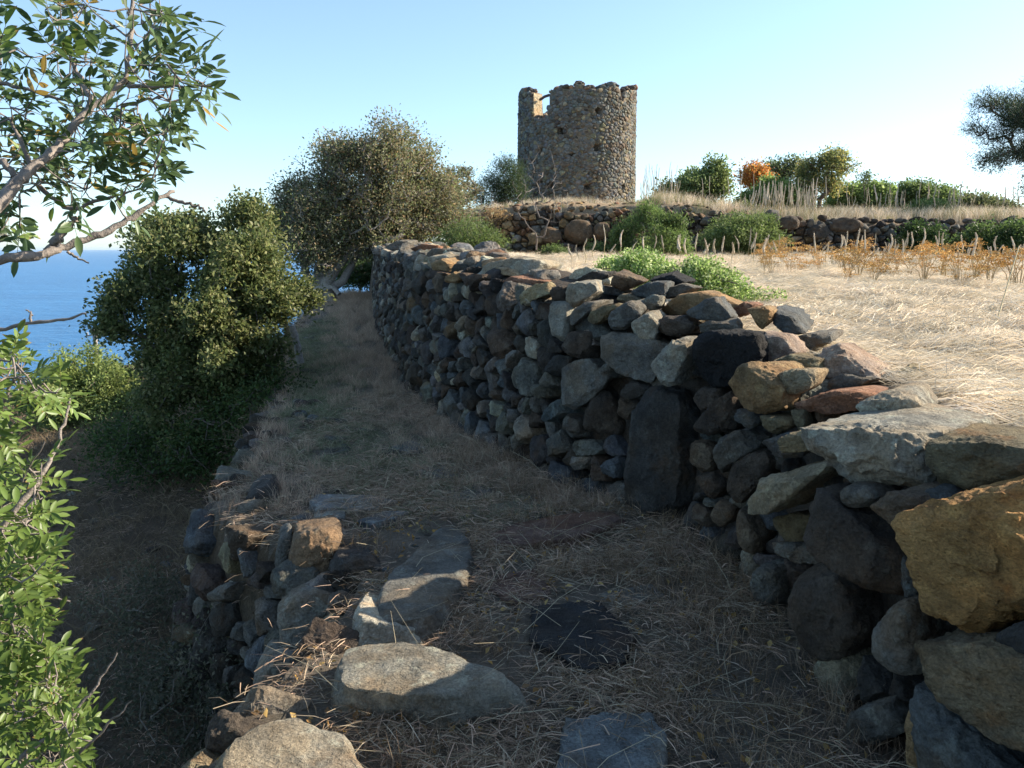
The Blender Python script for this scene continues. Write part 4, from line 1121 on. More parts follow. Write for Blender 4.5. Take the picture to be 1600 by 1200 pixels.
shrub('low green shrub growing at the far end of the path beyond the wall corner', 560, 452, 26, [E3(555,425,26,30,22), E3(580,430,26,14,20)], 200, 45, .09, [(.05, .085, .03), (.08, .12, .04)], 57, clr=.16)
shrub('large round green shrub in front of the mound wall, right below the tower', 1005, 408, 21, [E3(1010,368,21,55,40), E3(960,378,21,28,30), E3(1045,385,21,30,28)], 450, 60, .075, [(.12, .18, .055), (.16, .22, .07), (.08, .13, .04)], 58, clr=.1, wid=.35, clumps=60, cr=.22)
shrub('round green shrub against the rubble wall right of the larger one', 1165, 405, 19.5, [E3(1165,370,19.5,52,32), E3(1140,378,19.5,32,26), E3(1195,378,19.5,28,26)], 420, 60, .07, G1, 59, clr=.09, wid=.35, clumps=50, cr=.2)
shrub('small ball shaped green shrub in the field between the long wall and the mound', 866, 412, 19, [E3(866,399,19,17,11)], 90, 50, .05, G1, 60, clr=.07)
shrub('small green shrub in front of the dark wall on the far side of the field', 1435, 405, 20.5, [E3(1440,378,20.5,26,22), E3(1425,388,20.5,18,16)], 180, 50, .08, [(.05, .09, .03), (.08, .13, .04)], 61, clr=.1, clumps=24, cr=.2)
shrub('broad low dark green shrub at the right edge of the field', 1570, 410, 19.5, [E3(1560,382,19.5,52,26), E3(1600,375,19.5,40,26), E3(1640,380,19.5,50,30)], 500, 60, .08, [(.05, .085, .03), (.075, .12, .035), (.1, .15, .05)], 62, clr=.1, clumps=60, cr=.24)
shrub('fresh pale green flowering shrub spilling over the back of the long wall', 1060, 490, 6.9, [E3(1000,425,7.6,38,18,30), E3(1060,430,7.3,50,22,35), E3(1110,445,7.0,42,26,35), E3(1165,462,6.8,32,18,30), E3(960,418,8,22,12,25)], 500, 60, .03, FRESH, 63, clr=.04, clumps=60, cr=.13, name='flowering_shrub', wid=.6, r_tip=.002)
shrub('broad green bush below the path with the sea behind, far left', 130, 690, 15, [E3(130,590,15,60,38), E3(80,610,15,45,38), E3(165,620,14.6,50,55), E3(110,640,14.5,60,45)], 480, 60, .07, [(.16, .2, .065), (.2, .25, .08), (.11, .15, .05)], 64, clr=.1, clumps=60, cr=.28)
shrub('green tree with bushy crown on the skyline right of the tower', 1080, 325, 33, [E3(1075,298,33,34,24), E3(1110,288,33,28,24), E3(1040,310,33,30,18), E3(1118,312,33,24,20)], 420, 55, .15, [(.15, .19, .07), (.19, .23, .09), (.1, .14, .05)], 65, name='skyline_tree', cat='tree', clumps=30, cr=.4, clr=.18, twigs=1, r_tip=.01)
shrub('small tree with bright orange autumn leaves on the skyline', 1182, 325, 31, [E3(1175,275,31,17,16), E3(1188,282,31,15,14)], 120, 45, .11, [(.5, .2, .05), (.45, .24, .06), (.36, .15, .05), (.3, .22, .06)], 66, name='autumn_tree', cat='tree', clr=.16, r_tip=.01)
shrub('thin half bare green tree directly right of the orange one', 1225, 325, 32, [E3(1212,275,32,18,22), E3(1240,262,32,14,14)], 110, 30, .12, [(.07, .1, .04), (.1, .12, .05)], 67, name='skyline_tree', cat='tree', clr=.18, twigs=3, r_tip=.012)
shrub('green mound shaped shrub below the orange tree on the terrace', 1210, 330, 29, [E3(1210,306,29,36,20), E3(1180,312,29,24,16), E3(1240,314,29,22,16)], 360, 60, .12, [(.12, .18, .055), (.16, .22, .07)], 68, clr=.12, clumps=24, cr=.3)
shrub('round topped tree with yellowing top on the terrace skyline', 1280, 335, 29, [E3(1288,272,29,32,30), E3(1262,290,29,24,28), E3(1300,258,29,22,20)], 240, 38, .11, [(.19, .21, .08), (.13, .16, .06), (.34, .29, .1)], 69, name='skyline_tree', cat='tree', clumps=26, cr=.36, clr=.15, twigs=2, r_tip=.012, r_max=.09)
shrub('wide low green bush on the terrace skyline right of the yellowing tree', 1350, 325, 33, [E3(1345,308,33,38,20), E3(1385,312,33,30,16), E3(1315,314,33,26,16)], 420, 55, .15, G1, 70, clr=.16, clumps=30, cr=.34)
shrub('rounded dark green bush on the terrace skyline, towards the right', 1435, 325, 33, [E3(1430,309,33,32,17), E3(1465,314,33,26,15)], 300, 55, .15, [(.1, .14, .05), (.14, .19, .065)], 71, clr=.2)
shrub('tiny thin sapling sticking up from the terrace skyline', 1352, 318, 32, [E3(1352,280,32,8,10)], 30, 12, .1, [(.08, .11, .05)], 72, name='sapling', cat='sapling', clr=.12, twigs=2)
shrub('low greyish bush on the skyline close to the pine', 1505, 330, 33, [E3(1505,324,33,32,14), E3(1550,330,33,34,13)], 260, 50, .14, [(.09, .11, .05), (.12, .13, .06)], 73, clr=.2)
shrub('small green bush on the edge of the terrace above the dark wall', 1455, 345, 26, [E3(1450,330,26,26,11)], 120, 50, .09, G1, 74, clr=.14)
shrub('small yellowish green bush on the terrace edge between two rubble walls', 1158, 345, 25, [E3(1160,333,25,17,13)], 100, 50, .08, [(.13, .15, .05), (.1, .13, .04)], 75, clr=.12)
shrub('small dead brown shrub low in the gap on the left of the mound wall', 770, 345, 25, [E3(775,338,25,20,9)], 60, 25, .05, [(.3, .2, .1), (.35, .25, .13)], 76, clr=.1, twigs=2)
# pine on the right edge
b = PY(1665, 345, 27); b[2] = Hp(b[0], b[1])
plant('pine_tree', 'tall dark blue green pine reaching in from the right edge', 'tree', b,
  [E3(1600,160,27,55,32), E3(1570,195,27,50,26), E3(1545,235,27,42,24), E3(1590,230,27,50,28), E3(1640,200,27,60,60), E3(1590,285,27,32,16), E3(1650,280,27,40,30)], 700, 75, .13, [(.06, .095, .065), (.05, .08, .05), (.03, .05, .035), (.07, .08, .04)], (.12, .09, .07), 80, clr=.17, wid=.14, clumps=38, cr=.5, r_max=.22, r_tip=.01, trunk=[PY(1660, 300, 27), PY(1640, 240, 27)])
# dead shrub in front of the tower
def bare(label, u0, v0, Y, tips, seed, r=.03):
    b = PY(u0, v0, Y); rs = np.random.default_rng(seed); root = empty('dead_shrub', tuple(b), label, 'shrub')
    T_ = [PY(u, v, Y + rs.uniform(-.4, .4)) for u, v in tips]; ex = []
    for t in T_:
        for _ in range(6): ex.append(t + rs.normal(0, .22, 3) * (1, .6, 1))
    paths, ends = grow([b - np.array([0, 0, .1]), b, b + np.array([.02, 0, .25])], T_ + ex, rs, .2, .0042, r_max=r * 1.3)
    V, F = tubes(paths, 5); link('bare_branches', mesh_np('bare_branches', V - b, F, tint=(.17, .14, .12)), M_BARK, root)
bare('leafless grey dead shrub standing on the mound in front of the tower', 838, 385, 23.2, [(832,255),(828,275),(845,290),(862,285),(868,270),(818,320),(850,310),(868,320),(875,315),(858,345),(812,300),(840,240),(822,300)], 81)
bare('bare dry twigs sticking up left of the mound wall', 748, 345, 25.5, [(740,320),(752,310),(760,325),(735,335),(765,335)], 82, .02)
# trunks of dead posts by the path edge
for i, (u0, v0, u1, v1, Y, lb) in enumerate([(458,560,442,495,10.5,'mossy bare stem standing beside the path under the oak'), (470,568,455,510,10.8,'grey dead stem leaning at the path edge beside the mossy one')]):
    a = PY(u0, v0, Y); c = PY(u1, v1, Y); o = beam('dead_tree_stem', a, c, .04 + .01 * i, (.25, .22, .13) if i == 0 else (.3, .28, .26), None); tag(o, lb, 'dead tree')

# ------------------------------------------------------------------ foreground mastic/terebinth with real leaves
def leaf_proto(seed, n_pairs=3, L=.085, ll=.042, col=((.06, .1, .035), (.1, .15, .055)), edge=None):
    rs = np.random.default_rng(seed); V = []; F = []; T_ = []
    def leaflet(base, d, nrm, ln, wd, c):
        d = d / np.linalg.norm(d); s = np.cross(d, nrm); s /= np.linalg.norm(s); n = np.cross(s, d); o = len(V); K = 5
        prof = [0.0, .75, 1.0, .78, .0]; curl = rs.uniform(-.12, .22)
        for k in range(K):
            f = k / (K - 1); cen = base + d * ln * f - n * curl * ln * f * f; w = wd * prof[k] * .5
            if k in (0, K - 1): V.append(cen); T_.append(c if k == 0 or edge is None else edge)
            else:
                for sg in (-1, 0, 1): V.append(cen + s * w * sg + n * abs(sg) * w * .38); T_.append(c * (1.12 if sg == 0 else 1))
        r = lambda k, j: o + 1 + (k - 1) * 3 + j
        F.append((o, r(1, 1), r(1, 0))); F.append((o, r(1, 2), r(1, 1)))
        for k in (1, 2):
            for j in (0, 1): F.append((r(k, j), r(k, j + 1), r(k + 1, j + 1))); F.append((r(k, j), r(k + 1, j + 1), r(k + 1, j)))
        e = o + 1 + 9; F.append((r(3, 0), r(3, 1), e)); F.append((r(3, 1), r(3, 2), e))
    up = np.array([0, 0, 1.0]); pts = []
    for k in range(n_pairs):
        x = L * (.3 + .6 * k / n_pairs); p = np.array([x, 0, -.12 * x * x / L])
        for sg in (-1, 1):
            c = np.array(col[0]) + (np.array(col[1]) - np.array(col[0])) * rs.random()
            leaflet(p, np.array([rs.uniform(.35, .8), sg, rs.uniform(-.25, .3)]), up + rs.normal(0, .35, 3), ll * rs.uniform(.75, 1.05), ll * rs.uniform(.29, .38), c)
    c = np.array(col[0]) + (np.array(col[1]) - np.array(col[0])) * rs.random()
    leaflet(np.array([L * .95, 0, -.1 * L]), np.array([1, rs.uniform(-.2, .2), rs.uniform(-.2, .1)]), up, ll * 1.15, ll * .36, c)
    # rachis as a thin 3-sided tube
    P = np.array([[x, 0, -.12 * x * x / L] for x in np.linspace(0, L * .97, 4)]); tv, tf = tubes([(P, np.array([.0012, .001, .0009, .0006]))], 3); o = len(V)
    V += list(tv); T_ += [np.array((.16, .15, .06))] * len(tv); F3 = list(F)
    for q in tf: F3.append((q[0] + o, q[1] + o, q[2] + o)); F3.append((q[0] + o, q[2] + o, q[3] + o))
    return mesh_np('leaf', np.array(V), np.array(F3), tint=np.array(T_), smooth=True)
protos = [leaf_proto(s, n, L, ll) for s, n, L, ll in ((1, 3, .105, .056), (2, 2, .085, .058), (3, 3, .11, .052), (4, 4, .125, .05), (5, 2, .075, .062), (6, 3, .1, .058))]
protos += [leaf_proto(7, 3, .1, .055, ((.12, .19, .04), (.17, .24, .06)), edge=np.array((.3, .12, .05))), leaf_proto(8, 2, .075, .05, ((.28, .2, .05), (.4, .25, .06)))]
protos2 = [leaf_proto(s + 20, n, L, ll, ((.085, .14, .03), (.15, .205, .05))) for s, n, L, ll in ((1, 3, .1, .052), (2, 2, .08, .055), (3, 3, .105, .05))] + [leaf_proto(29, 3, .1, .05, ((.12, .18, .04), (.16, .22, .055)), edge=np.array((.34, .16, .06)))]
for m_ in protos + protos2: m_.materials.append(M_GLOSS)
def inside(poly, u, v):
    c = False; n = len(poly)
    for i in range(n):
        x0, y0 = poly[i]; x1, y1 = poly[(i + 1) % n]
        if (y0 > v) != (y1 > v) and u < (x1 - x0) * (v - y0) / (y1 - y0) + x0: c = not c
    return c
def leafy_tree(name, label, limbs, region, n_leaf, Yr, protos, seed, base, bark=(.2, .165, .14), holes=(), n_part=300, drop=0.0, lsc=.88):
    """limbs: list of (pixel polyline, Y, r0 px, r1 px)"""
    rs = np.random.default_rng(seed); root = empty(name, base, label, 'tree' if 'tree' in name else 'shrub'); paths = []; nodes = []
    for pl, Y, r0, r1 in limbs:
        Y0, Y1 = Y if isinstance(Y, tuple) else (Y, Y); P = []
        for i, (u, v) in enumerate(pl): P.append(PY(u, v, Y0 + (Y1 - Y0) * i / (len(pl) - 1)))
        P = np.array(P); t = np.arange(len(P)); tt = np.linspace(0, len(P) - 1, len(P) * 5 - 4); Q = np.stack([np.interp(tt, t, P[:, k]) for k in range(3)], 1)
        for _ in range(2): Q[1:-1] = (Q[:-2] + 2 * Q[1:-1] + Q[2:]) / 4
        Q[1:-1] += rs.normal(0, .0022, Q[1:-1].shape)
        R = np.linspace(r0, r1, len(Q)) * (Y0 / FPX) * (1 + .12 * rs.normal(0, 1, len(Q)).clip(-1.5, 1.5))
        paths.append((Q, R)); nodes += list(Q)
    b0 = np.array(base, float); b0[2] = Hp(b0[0], b0[1]) - .1
    for Q, R in list(paths):     # carry every limb back to the ground at the tree's foot, outside the picture
        if proj(Q[0])[0] > 5: continue
        st = Q[0]; dr = Q[0] - Q[3]; dr /= np.linalg.norm(dr); m1 = st + dr * .25; m2 = b0 * .5 + m1 * .5 + np.array([-.05, -.1, .1]); t_ = np.linspace(0, 1, 14)[:, None]
        B_ = (1 - t_) ** 3 * b0 + 3 * (1 - t_) ** 2 * t_ * (b0 + (0, 0, .6)) + 3 * (1 - t_) * t_ ** 2 * m1 + t_ ** 3 * st
        paths.append((B_, np.linspace(R[0] * 2.0, R[0], 14)))
    pts = []
    us = [p[0] for p in region]; vs = [p[1] for p in region]; tries = 0
    cell = {}
    while len(pts) < n_leaf and tries < 60000:
        tries += 1; u = rs.uniform(min(us), max(us)); v = rs.uniform(min(vs), max(vs))
        if not inside(region, u, v) or any(inside(h, u, v) for h in holes): continue
        if fbm(np.array([[u / 60., v / 60., seed]]), 2, 9)[0] < -.42 + drop: continue
        pts.append((u, v, rs.uniform(*Yr)))
    N = np.array(nodes); tips = []
    for u, v, Y in pts: tips.append(PY(u, v, Y))
    order = np.argsort([np.min(np.linalg.norm(N - t, axis=1)) for t in tips]); nodes2 = [n for n in N]; objs = []
    for i in order:
        t = tips[i]; NN = np.array(nodes2); d = np.linalg.norm(NN - t, axis=1); j = int(np.argmin(d)); p0 = NN[j]; L = d[j]
        k = max(2, int(L / .03)); f = np.linspace(0, 1, k + 1)[:, None]; Q = p0 + (t - p0) * f; Q[1:-1] += rs.normal(0, .004, Q[1:-1].shape); Q[1:-1, 2] -= .1 * L * np.sin(math.pi * f[1:-1, 0])
        paths.append((Q, np.linspace(.0022 + .004 * min(L, .4), .0011, k + 1))); nodes2 += list(Q[1:])
        dirv = (t - p0) / (L + 1e-6); objs.append((t, dirv))
    V, F = tubes(paths, 7); link('branches', mesh_np('branches', V - np.array(base), F, tint=bark), M_BARK, root)
    rest = []
    for c, (t, dv) in enumerate(objs):
        d = Vector(dv + rs.normal(0, .55, 3) + np.array([.15, -.1, -.05])).normalized(); upv = Vector(rs.normal(0, .45, 3) + np.array([.25, -.25, 1])).normalized()
        y = upv.cross(d).normalized(); z = d.cross(y); sc = rs.uniform(.7, 1.02) * lsc
        M = Matrix.Translation(Vector(t - np.array(base))) @ Matrix((d, y, z)).transposed().to_4x4() @ Matrix.Scale(sc, 4)
        me = protos[rs.integers(len(protos))] if rs.random() < .5 else protos[rs.integers(3)]
        if c < n_part:
            o = bpy.data.objects.new('leaf', me); COL.objects.link(o); o.parent = root; o.matrix_local = M
        else: rest.append((me, M))
    if rest:
        VV = []; FF = []; TT = []; o_ = 0; cache = {}
        for me, M in rest:
            if me.name not in cache:
                v = np.empty(len(me.vertices) * 3); me.vertices.foreach_get('co', v); f = np.empty(len(me.polygons) * 3, np.int32); me.polygons.foreach_get('vertices', f)
                t = np.empty(len(me.vertices) * 4); me.attributes['tint'].data.foreach_get('color', t); cache[me.name] = (v.reshape(-1, 3), f.reshape(-1, 3), t.reshape(-1, 4)[:, :3])
            v, f, t = cache[me.name]; A = np.array(M); VV.append(v @ A[:3, :3].T + A[:3, 3]); FF.append(f + o_); TT.append(t * rs.uniform(.75, 1.2)); o_ += len(v)
        q = link('foliage', mesh_np('foliage', np.concatenate(VV), np.concatenate(FF), tint=np.concatenate(TT)), M_GLOSS, root); q['kind'] = 'stuff'
    return root
leafy_tree('overhanging_tree', 'leafy branches with small pointed green leaflets hanging into the upper left corner',
 [([(-180,440),(0,406),(60,400),(95,388),(150,370),(200,345),(245,312),(272,299)], (1.7,2.0), 9.5, 3), ([(255,306),(285,318),(312,322),(320,330)], 2.0, 3, 1.6),
  ([(72,398),(90,370),(110,352),(120,340)], 1.85, 8, 4), ([(-150,560),(-40,360),(0,315),(30,282),(60,255),(85,235),(105,212)], (1.6,1.9), 13, 7),
  ([(105,212),(130,180),(165,150),(200,125),(205,60),(207,0),(210,-60)], (1.9,2.1), 6, 2.5), ([(-40,240),(0,250),(22,275)], 1.8, 6, 5), ([(50,262),(30,215),(15,185)], 1.9, 4, 2),
  ([(100,215),(145,160),(125,120),(112,95),(105,70)], (1.9,2.2), 4.5, 2), ([(190,165),(215,160),(255,148)], 2.05, 3, 1.5), ([(200,135),(260,137),(330,134)], 2.05, 3, 1.4),
  ([(-60,530),(0,516),(50,503),(100,500),(135,490)], 1.8, 4, 1.6), ([(48,503),(48,490),(40,484)], 1.8, 2, 1), ([(105,393),(120,402),(139,411)], 1.95, 2.5, 1.2), ([(60,290),(110,330),(150,315),(200,300)], 2.1, 4, 1.5), ([(0,130),(60,145),(110,160)], 2.2, 3, 2)],
 [(-60,10),(60,20),(72,-20),(300,-20),(290,25),(240,40),(245,75),(315,105),(322,150),(295,210),(262,265),(210,315),(130,335),(60,365),(0,385),(-60,400)], 350, (1.8, 2.5), protos, 91, (-2.1, 1.2, -1.3),
 holes=[[(60,-5),(70,60),(0,40),(0,-20)],[(225,30),(300,45),(330,90),(270,80),(225,60)],[(150,-20),(185,-20),(185,60),(150,40)],[(40,35),(60,80),(20,70)]])
leafy_tree('leafy_shrub', 'sunlit bright green leafy shrub filling the lower left edge of the picture',
 [([(-120,760),(0,683),(20,676)], 1.7, 5, 2), ([(-40,900),(20,800),(60,755),(82,712),(102,660),(110,620)], (1.6,1.8), 6, 2), ([(-60,840),(0,812),(60,750)], 1.7, 3, 2), ([(-40,835),(0,834),(50,836),(102,830)], 1.7, 3, 1),
  ([(-60,1260),(30,1185),(90,1140),(120,1110),(150,1070),(183,1020)], (1.5,1.6), 6, 1.4), ([(60,1260),(110,1192),(170,1130),(206,1095)], 1.55, 4, 1.2), ([(-60,1000),(0,960),(60,930),(110,940)], 1.65, 4, 1.5), ([(-60,720),(0,640),(20,600),(30,560)], 1.8, 4, 1.6), ([(0,900),(20,820),(30,760),(70,690)], 1.75, 3, 1)],
 [(-60,545),(35,550),(50,590),(95,605),(85,640),(65,700),(75,770),(45,800),(80,850),(75,900),(50,940),(85,960),(70,1010),(95,1040),(120,1090),(135,1150),(120,1230),(-60,1260)], 900, (1.45, 2.1), protos2, 92, (-1.6, 1.0, -1.2), lsc=.7,
 holes=[[(15,700),(55,640),(75,660),(35,760)],[(38,615),(95,640),(60,730),(0,760),(0,700)],[(0,600),(36,610),(36,665),(0,665)]])
# ------------------------------------------------------------------ dry grass, straw and litter (uncountable, instanced)
def blades(spec, n, seed, cols, wdt=.003):
    """spec(rs) -> (p0, p1, p2) three points of a bent blade"""
    rs = np.random.default_rng(seed); V = []; F = []; T_ = []; cols = np.array(cols)
    for i in range(n):
        a, b, c = [np.array(q, float) for q in spec(rs)]; d = c - a; s = np.cross(d, rs.normal(0, 1, 3) + np.array([0, 0, .6])); s /= np.linalg.norm(s) + 1e-9
        w = wdt * rs.uniform(.6, 1.3); o = len(V); V += [a - s * w / 2, a + s * w / 2, b + s * w * .42, b - s * w * .42, c]; F += [(o, o + 1, o + 2), (o, o + 2, o + 3), (o + 3, o + 2, o + 4)]
        q = cols[rs.integers(len(cols))] * rs.uniform(.75, 1.25); T_ += [q * .8, q * .8, q, q, q * 1.1]
    me = mesh_np('tuft', np.array(V), np.array(F), tint=np.array(T_), smooth=False); me.materials.append(M_STRAW); return me
def up_spec(h, sp, lean=.35):
    def f(rs):
        a = np.array([rs.normal(0, sp), rs.normal(0, sp), -.02]); d = rs.normal(0, lean, 2); H_ = h * rs.uniform(.5, 1.15); return a, a + np.array([d[0] * H_ * .4, d[1] * H_ * .4, H_ * .6]), a + np.array([d[0] * H_ * 1.1, d[1] * H_ * 1.1, H_])
    return f
def mat_spec(L, sp, hz=.05, ang=.35):
    def f(rs):
        a = np.array([rs.normal(0, sp) - L * .4, rs.normal(0, sp), rs.uniform(-.01, .012)]); t = rs.normal(0, ang); l = L * rs.uniform(.5, 1.1); d = np.array([math.cos(t), math.sin(t), 0]); bnd = np.array([-math.sin(t), math.cos(t), 0]) * rs.normal(0, .12) * l
        return a, a + d * l * .5 + bnd + np.array([0, 0, hz * rs.uniform(.2, 1.2)]), a + d * l + np.array([0, 0, rs.uniform(0, hz * .7)])
    return f
def lit_spec(L, sp):
    def f(rs):
        t = rs.uniform(0, 2 * math.pi); l = L * rs.uniform(.3, 1.2); d = np.array([math.cos(t), math.sin(t), rs.normal(0, .12)]); a = np.array([rs.normal(0, sp), rs.normal(0, sp), rs.uniform(.0, .03)])
        return a - d * l / 2, a + np.array([0, 0, rs.uniform(0, .012)]), a + d * l / 2
    return f
def scatter(name, label, cat, P, R, Sc, tufts, kind='stuff'):
    me = bpy.data.meshes.new(name); P = np.asarray(P, np.float32); me.vertices.add(len(P)); me.vertices.foreach_set('co', P.ravel())
    a = me.attributes.new('rot', 'FLOAT_VECTOR', 'POINT'); a.data.foreach_set('vector', np.asarray(R, np.float32).ravel())
    a = me.attributes.new('scl', 'FLOAT', 'POINT'); a.data.foreach_set('value', np.asarray(Sc, np.float32).ravel())
    o = link(name, me); tag(o, label, cat, kind=kind)
    g = bpy.data.node_groups.new(name, 'GeometryNodeTree'); g.interface.new_socket('Geometry', in_out='INPUT', socket_type='NodeSocketGeometry'); g.interface.new_socket('Geometry', in_out='OUTPUT', socket_type='NodeSocketGeometry')
    N = g.nodes; gi = N.new('NodeGroupInput'); go = N.new('NodeGroupOutput'); ip = N.new('GeometryNodeInstanceOnPoints')
    g.links.new(gi.outputs[0], ip.inputs['Points'])
    gt = N.new('GeometryNodeGeometryToInstance')
    for tm in tufts:
        to = bpy.data.objects.new('grass_tuft', tm); oi = N.new('GeometryNodeObjectInfo'); oi.inputs['Object'].default_value = to; oi.inputs['As Instance'].default_value = True
        g.links.new(oi.outputs['Geometry'], gt.inputs[0])
    g.links.new(gt.outputs[0], ip.inputs['Instance']); ip.inputs['Pick Instance'].default_value = True
    # GeometryToInstance wraps all inputs; join keeps them separate picks
    j = N.new('GeometryNodeJoinGeometry'); 
    for l in list(gt.inputs[0].links): g.links.new(l.from_socket, j.inputs[0])
    g.links.new(j.outputs[0], ip.inputs['Instance'])
    for nm, sk, ty in (('rot', 'Rotation', 'FLOAT_VECTOR'), ('scl', 'Scale', 'FLOAT')):
        na = N.new('GeometryNodeInputNamedAttribute'); na.data_type = ty; na.inputs['Name'].default_value = nm; g.links.new(na.outputs[0], ip.inputs[sk])
    g.links.new(ip.outputs[0], go.inputs[0]); md = o.modifiers.new('scatter', 'NODES'); md.node_group = g
    return o
EXC = [np.array(p, float) for p, _, _ in SL[:5]] + [np.array(p, float) for p in ([(610,850),(622,815),(680,806),(735,828),(748,870),(700,930),(660,985),(545,995),(562,955),(590,925)], [(482,1050),(500,1015),(560,998),(640,997),(700,1020),(765,1040),(822,1062),(828,1090),(690,1098),(600,1100),(478,1085)], [(325,1195),(360,1150),(430,1120),(500,1120),(560,1150),(590,1190),(660,1400),(290,1400)])]
def rnd_points(n, x0, x1, y0, y1, rs, cond, excl=None, keep=.05):
    x = rs.uniform(x0, x1, n); y = rs.uniform(y0, y1, n); dF, _ = sdist(x, y, FLp[::3]); dL, _ = sdist(x, y, LE); dT, _ = sdist(x, y, TW); m = cond(x, y, dF, dL, dT, rs)
    x, y = x[m], y[m]; z = H(x, y)
    if excl is not None:
        u, v, f = proj(np.stack([x, y, z], 1)); k = np.ones(len(x), bool)
        for Pp in excl:
            for i in np.where((u > Pp[:, 0].min()) & (u < Pp[:, 0].max()) & (v > Pp[:, 1].min()) & (v < Pp[:, 1].max()))[0]:
                if inside([tuple(q) for q in Pp], u[i], v[i]) and rs.random() > keep: k[i] = False
        x, y, z = x[k], y[k], z[k]
    return np.stack([x, y, z], 1)
rs = np.random.default_rng(101)
DRY = [(.52, .42, .31), (.44, .34, .24), (.6, .5, .38), (.34, .25, .18)]; PALE = [(.76, .66, .53), (.68, .58, .45), (.82, .74, .62), (.6, .5, .38), (.72, .65, .56)]
RED = [(.52, .36, .27), (.45, .31, .23), (.58, .43, .33)]; GRN = [(.16, .19, .11), (.22, .23, .14), (.3, .28, .18), (.36, .32, .22)]
t_up = [blades(up_spec(.17, .05), 46, s, RED + DRY[:1], .0026) for s in (1, 2, 3)]
t_dkup = [blades(up_spec(.17, .06), 46, s, [(.3, .21, .14), (.24, .16, .11), (.4, .3, .21)], .0026) for s in (31, 32)]  # t_up in darker browns: deep shade by the near wall put into the blades
t_green = [blades(up_spec(.07, .06, .9), 40, s, GRN, .0035) for s in (4, 5)]
t_mat = [blades(mat_spec(.26, .07, .045), 70, s, PALE, .003) for s in (6, 7, 8)]
t_lit = [blades(lit_spec(.12, .08), 34, s, DRY + [(.3, .21, .14), (.24, .17, .11)], .0024) for s in (9, 10, 11)]
t_dark = [blades(lit_spec(.1, .09), 40, s, RED + [(.2, .14, .09)], .003) for s in (12, 13)]
t_tall = [blades(up_spec(.38, .09, .3), 40, s, PALE + DRY, .006) for s in (14, 15, 16)]
t_tallg = [blades(up_spec(.34, .1, .35), 50, 19, [(.2, .24, .1), (.16, .2, .08), (.3, .3, .16), (.45, .38, .26)], .007)]
t_slope = [blades(up_spec(.16, .1, .8), 30, s, [(.2, .15, .1), (.16, .12, .08), (.26, .2, .13)], .004) for s in (17, 18)]
def rots(n, rs, tilt=.12): return np.stack([rs.normal(0, tilt, n), rs.normal(0, tilt, n), rs.uniform(0, 2 * math.pi, n)], 1)
# fuzzy dry grass on the path verges
def c1(x, y, dF, dL, dT, rs):
    lane = np.exp(-((-dF - (.95 + .02 * y)) / .5) ** 2); pr = (1 - .96 * lane) * np.clip(.35 + .65 * sstep(4.2, 6.5, y), 0, 1) * (1.1 + .5 * fb2(x, y, 1.6, 2, 8)); return (dF < -.02) & (dL > -.2 * sstep(4.5, 6, y)) & (y < 27) & (rs.random(len(x)) < pr * np.where(y > 12, .6, 1))
P = rnd_points(17000, -7, 1.2, 4.3, 27, rs, c1, EXC, .1)
scatter('verge_grass', 'fuzzy reddish dry grass covering both verges of the shaded path', 'dry grass', P, rots(len(P), rs), rs.uniform(.5, 1.05, len(P)) * (.85 + .4 * sstep(7, 24, P[:, 1])), t_up)
def c2(x, y, dF, dL, dT, rs):
    lane = np.exp(-((-dF - (.9 + .02 * y)) / .5) ** 2); return (dF < -.02) & (dL > 0) & (y < 20) & (rs.random(len(x)) < .95 * lane)
P = rnd_points(12000, -4, 1.2, 4.4, 20, rs, c2, EXC, .15)
scatter('trodden_grass', 'flattened grey green grass along the middle of the path', 'grass', P, rots(len(P), rs), rs.uniform(.6, 1.2, len(P)), t_green)
# straw and litter in the foreground
def c3(x, y, dF, dL, dT, rs): return (dF < .12) & (dL > .02) & (rs.random(len(x)) < .5 + .75 * fb2(x, y, 2.6, 3, 12) - .3 * sstep(5, 8, y))
P = rnd_points(9500, -1.8, 1.35, .8, 8.5, rs, c3, EXC, .06); P[:, 2] += .004
scatter('straw_litter', 'tangled broken straw and dry stems littering the near path', 'straw', P, rots(len(P), rs, .15), rs.uniform(.6, 1.3, len(P)), t_lit + t_dark)
def c4(x, y, dF, dL, dT, rs): return (dF < .05) & (dL > .05) & ((-dF < .75) | (rs.random(len(x)) < .25)) & (rs.random(len(x)) < .8)
P = rnd_points(1500, -1.2, 1.35, .9, 6.2, rs, c4, EXC, .05)
scatter('straw_tufts', 'matted clumps of dry grass leaning out from the foot of the near wall', 'dry grass', P, rots(len(P), rs, .25), rs.uniform(.5, .95, len(P)), t_dkup + t_lit[:1])
# matted pale grass of the field
def c5(x, y, dF, dL, dT, rs): return (dF > .72) & (dT > .1) & (rs.random(len(x)) < np.where(y < 9, 1, .55))
P = np.concatenate([rnd_points(9000, 1.0, 11, 2.0, 10, rs, c5), rnd_points(9000, -3.2, 18, 9, 24, rs, c5)])
R = rots(len(P), rs, .1); R[:, 2] = 1.6 * fb2(P[:, 0], P[:, 1], .55, 2, 20) + .3 + rs.normal(0, .35, len(P)); P[:, 2] += .01 + .05 * np.clip(fb2(P[:, 0], P[:, 1], 1.1, 2, 22), 0, 1)
scatter('field_grass', 'pale sunlit dry grass lying matted in swirls over the field', 'dry grass', P, R, rs.uniform(.7, 1.5, len(P)) * (1 + .3 * sstep(8, 16, P[:, 1])), t_mat)
def c6(x, y, dF, dL, dT, rs): return (dF > .6) & (dT > .1) & (rs.random(len(x)) < sstep(6.5, 12, y) * .8 + .02)
P = rnd_points(4200, -3.2, 18, 3, 23.5, rs, c6)
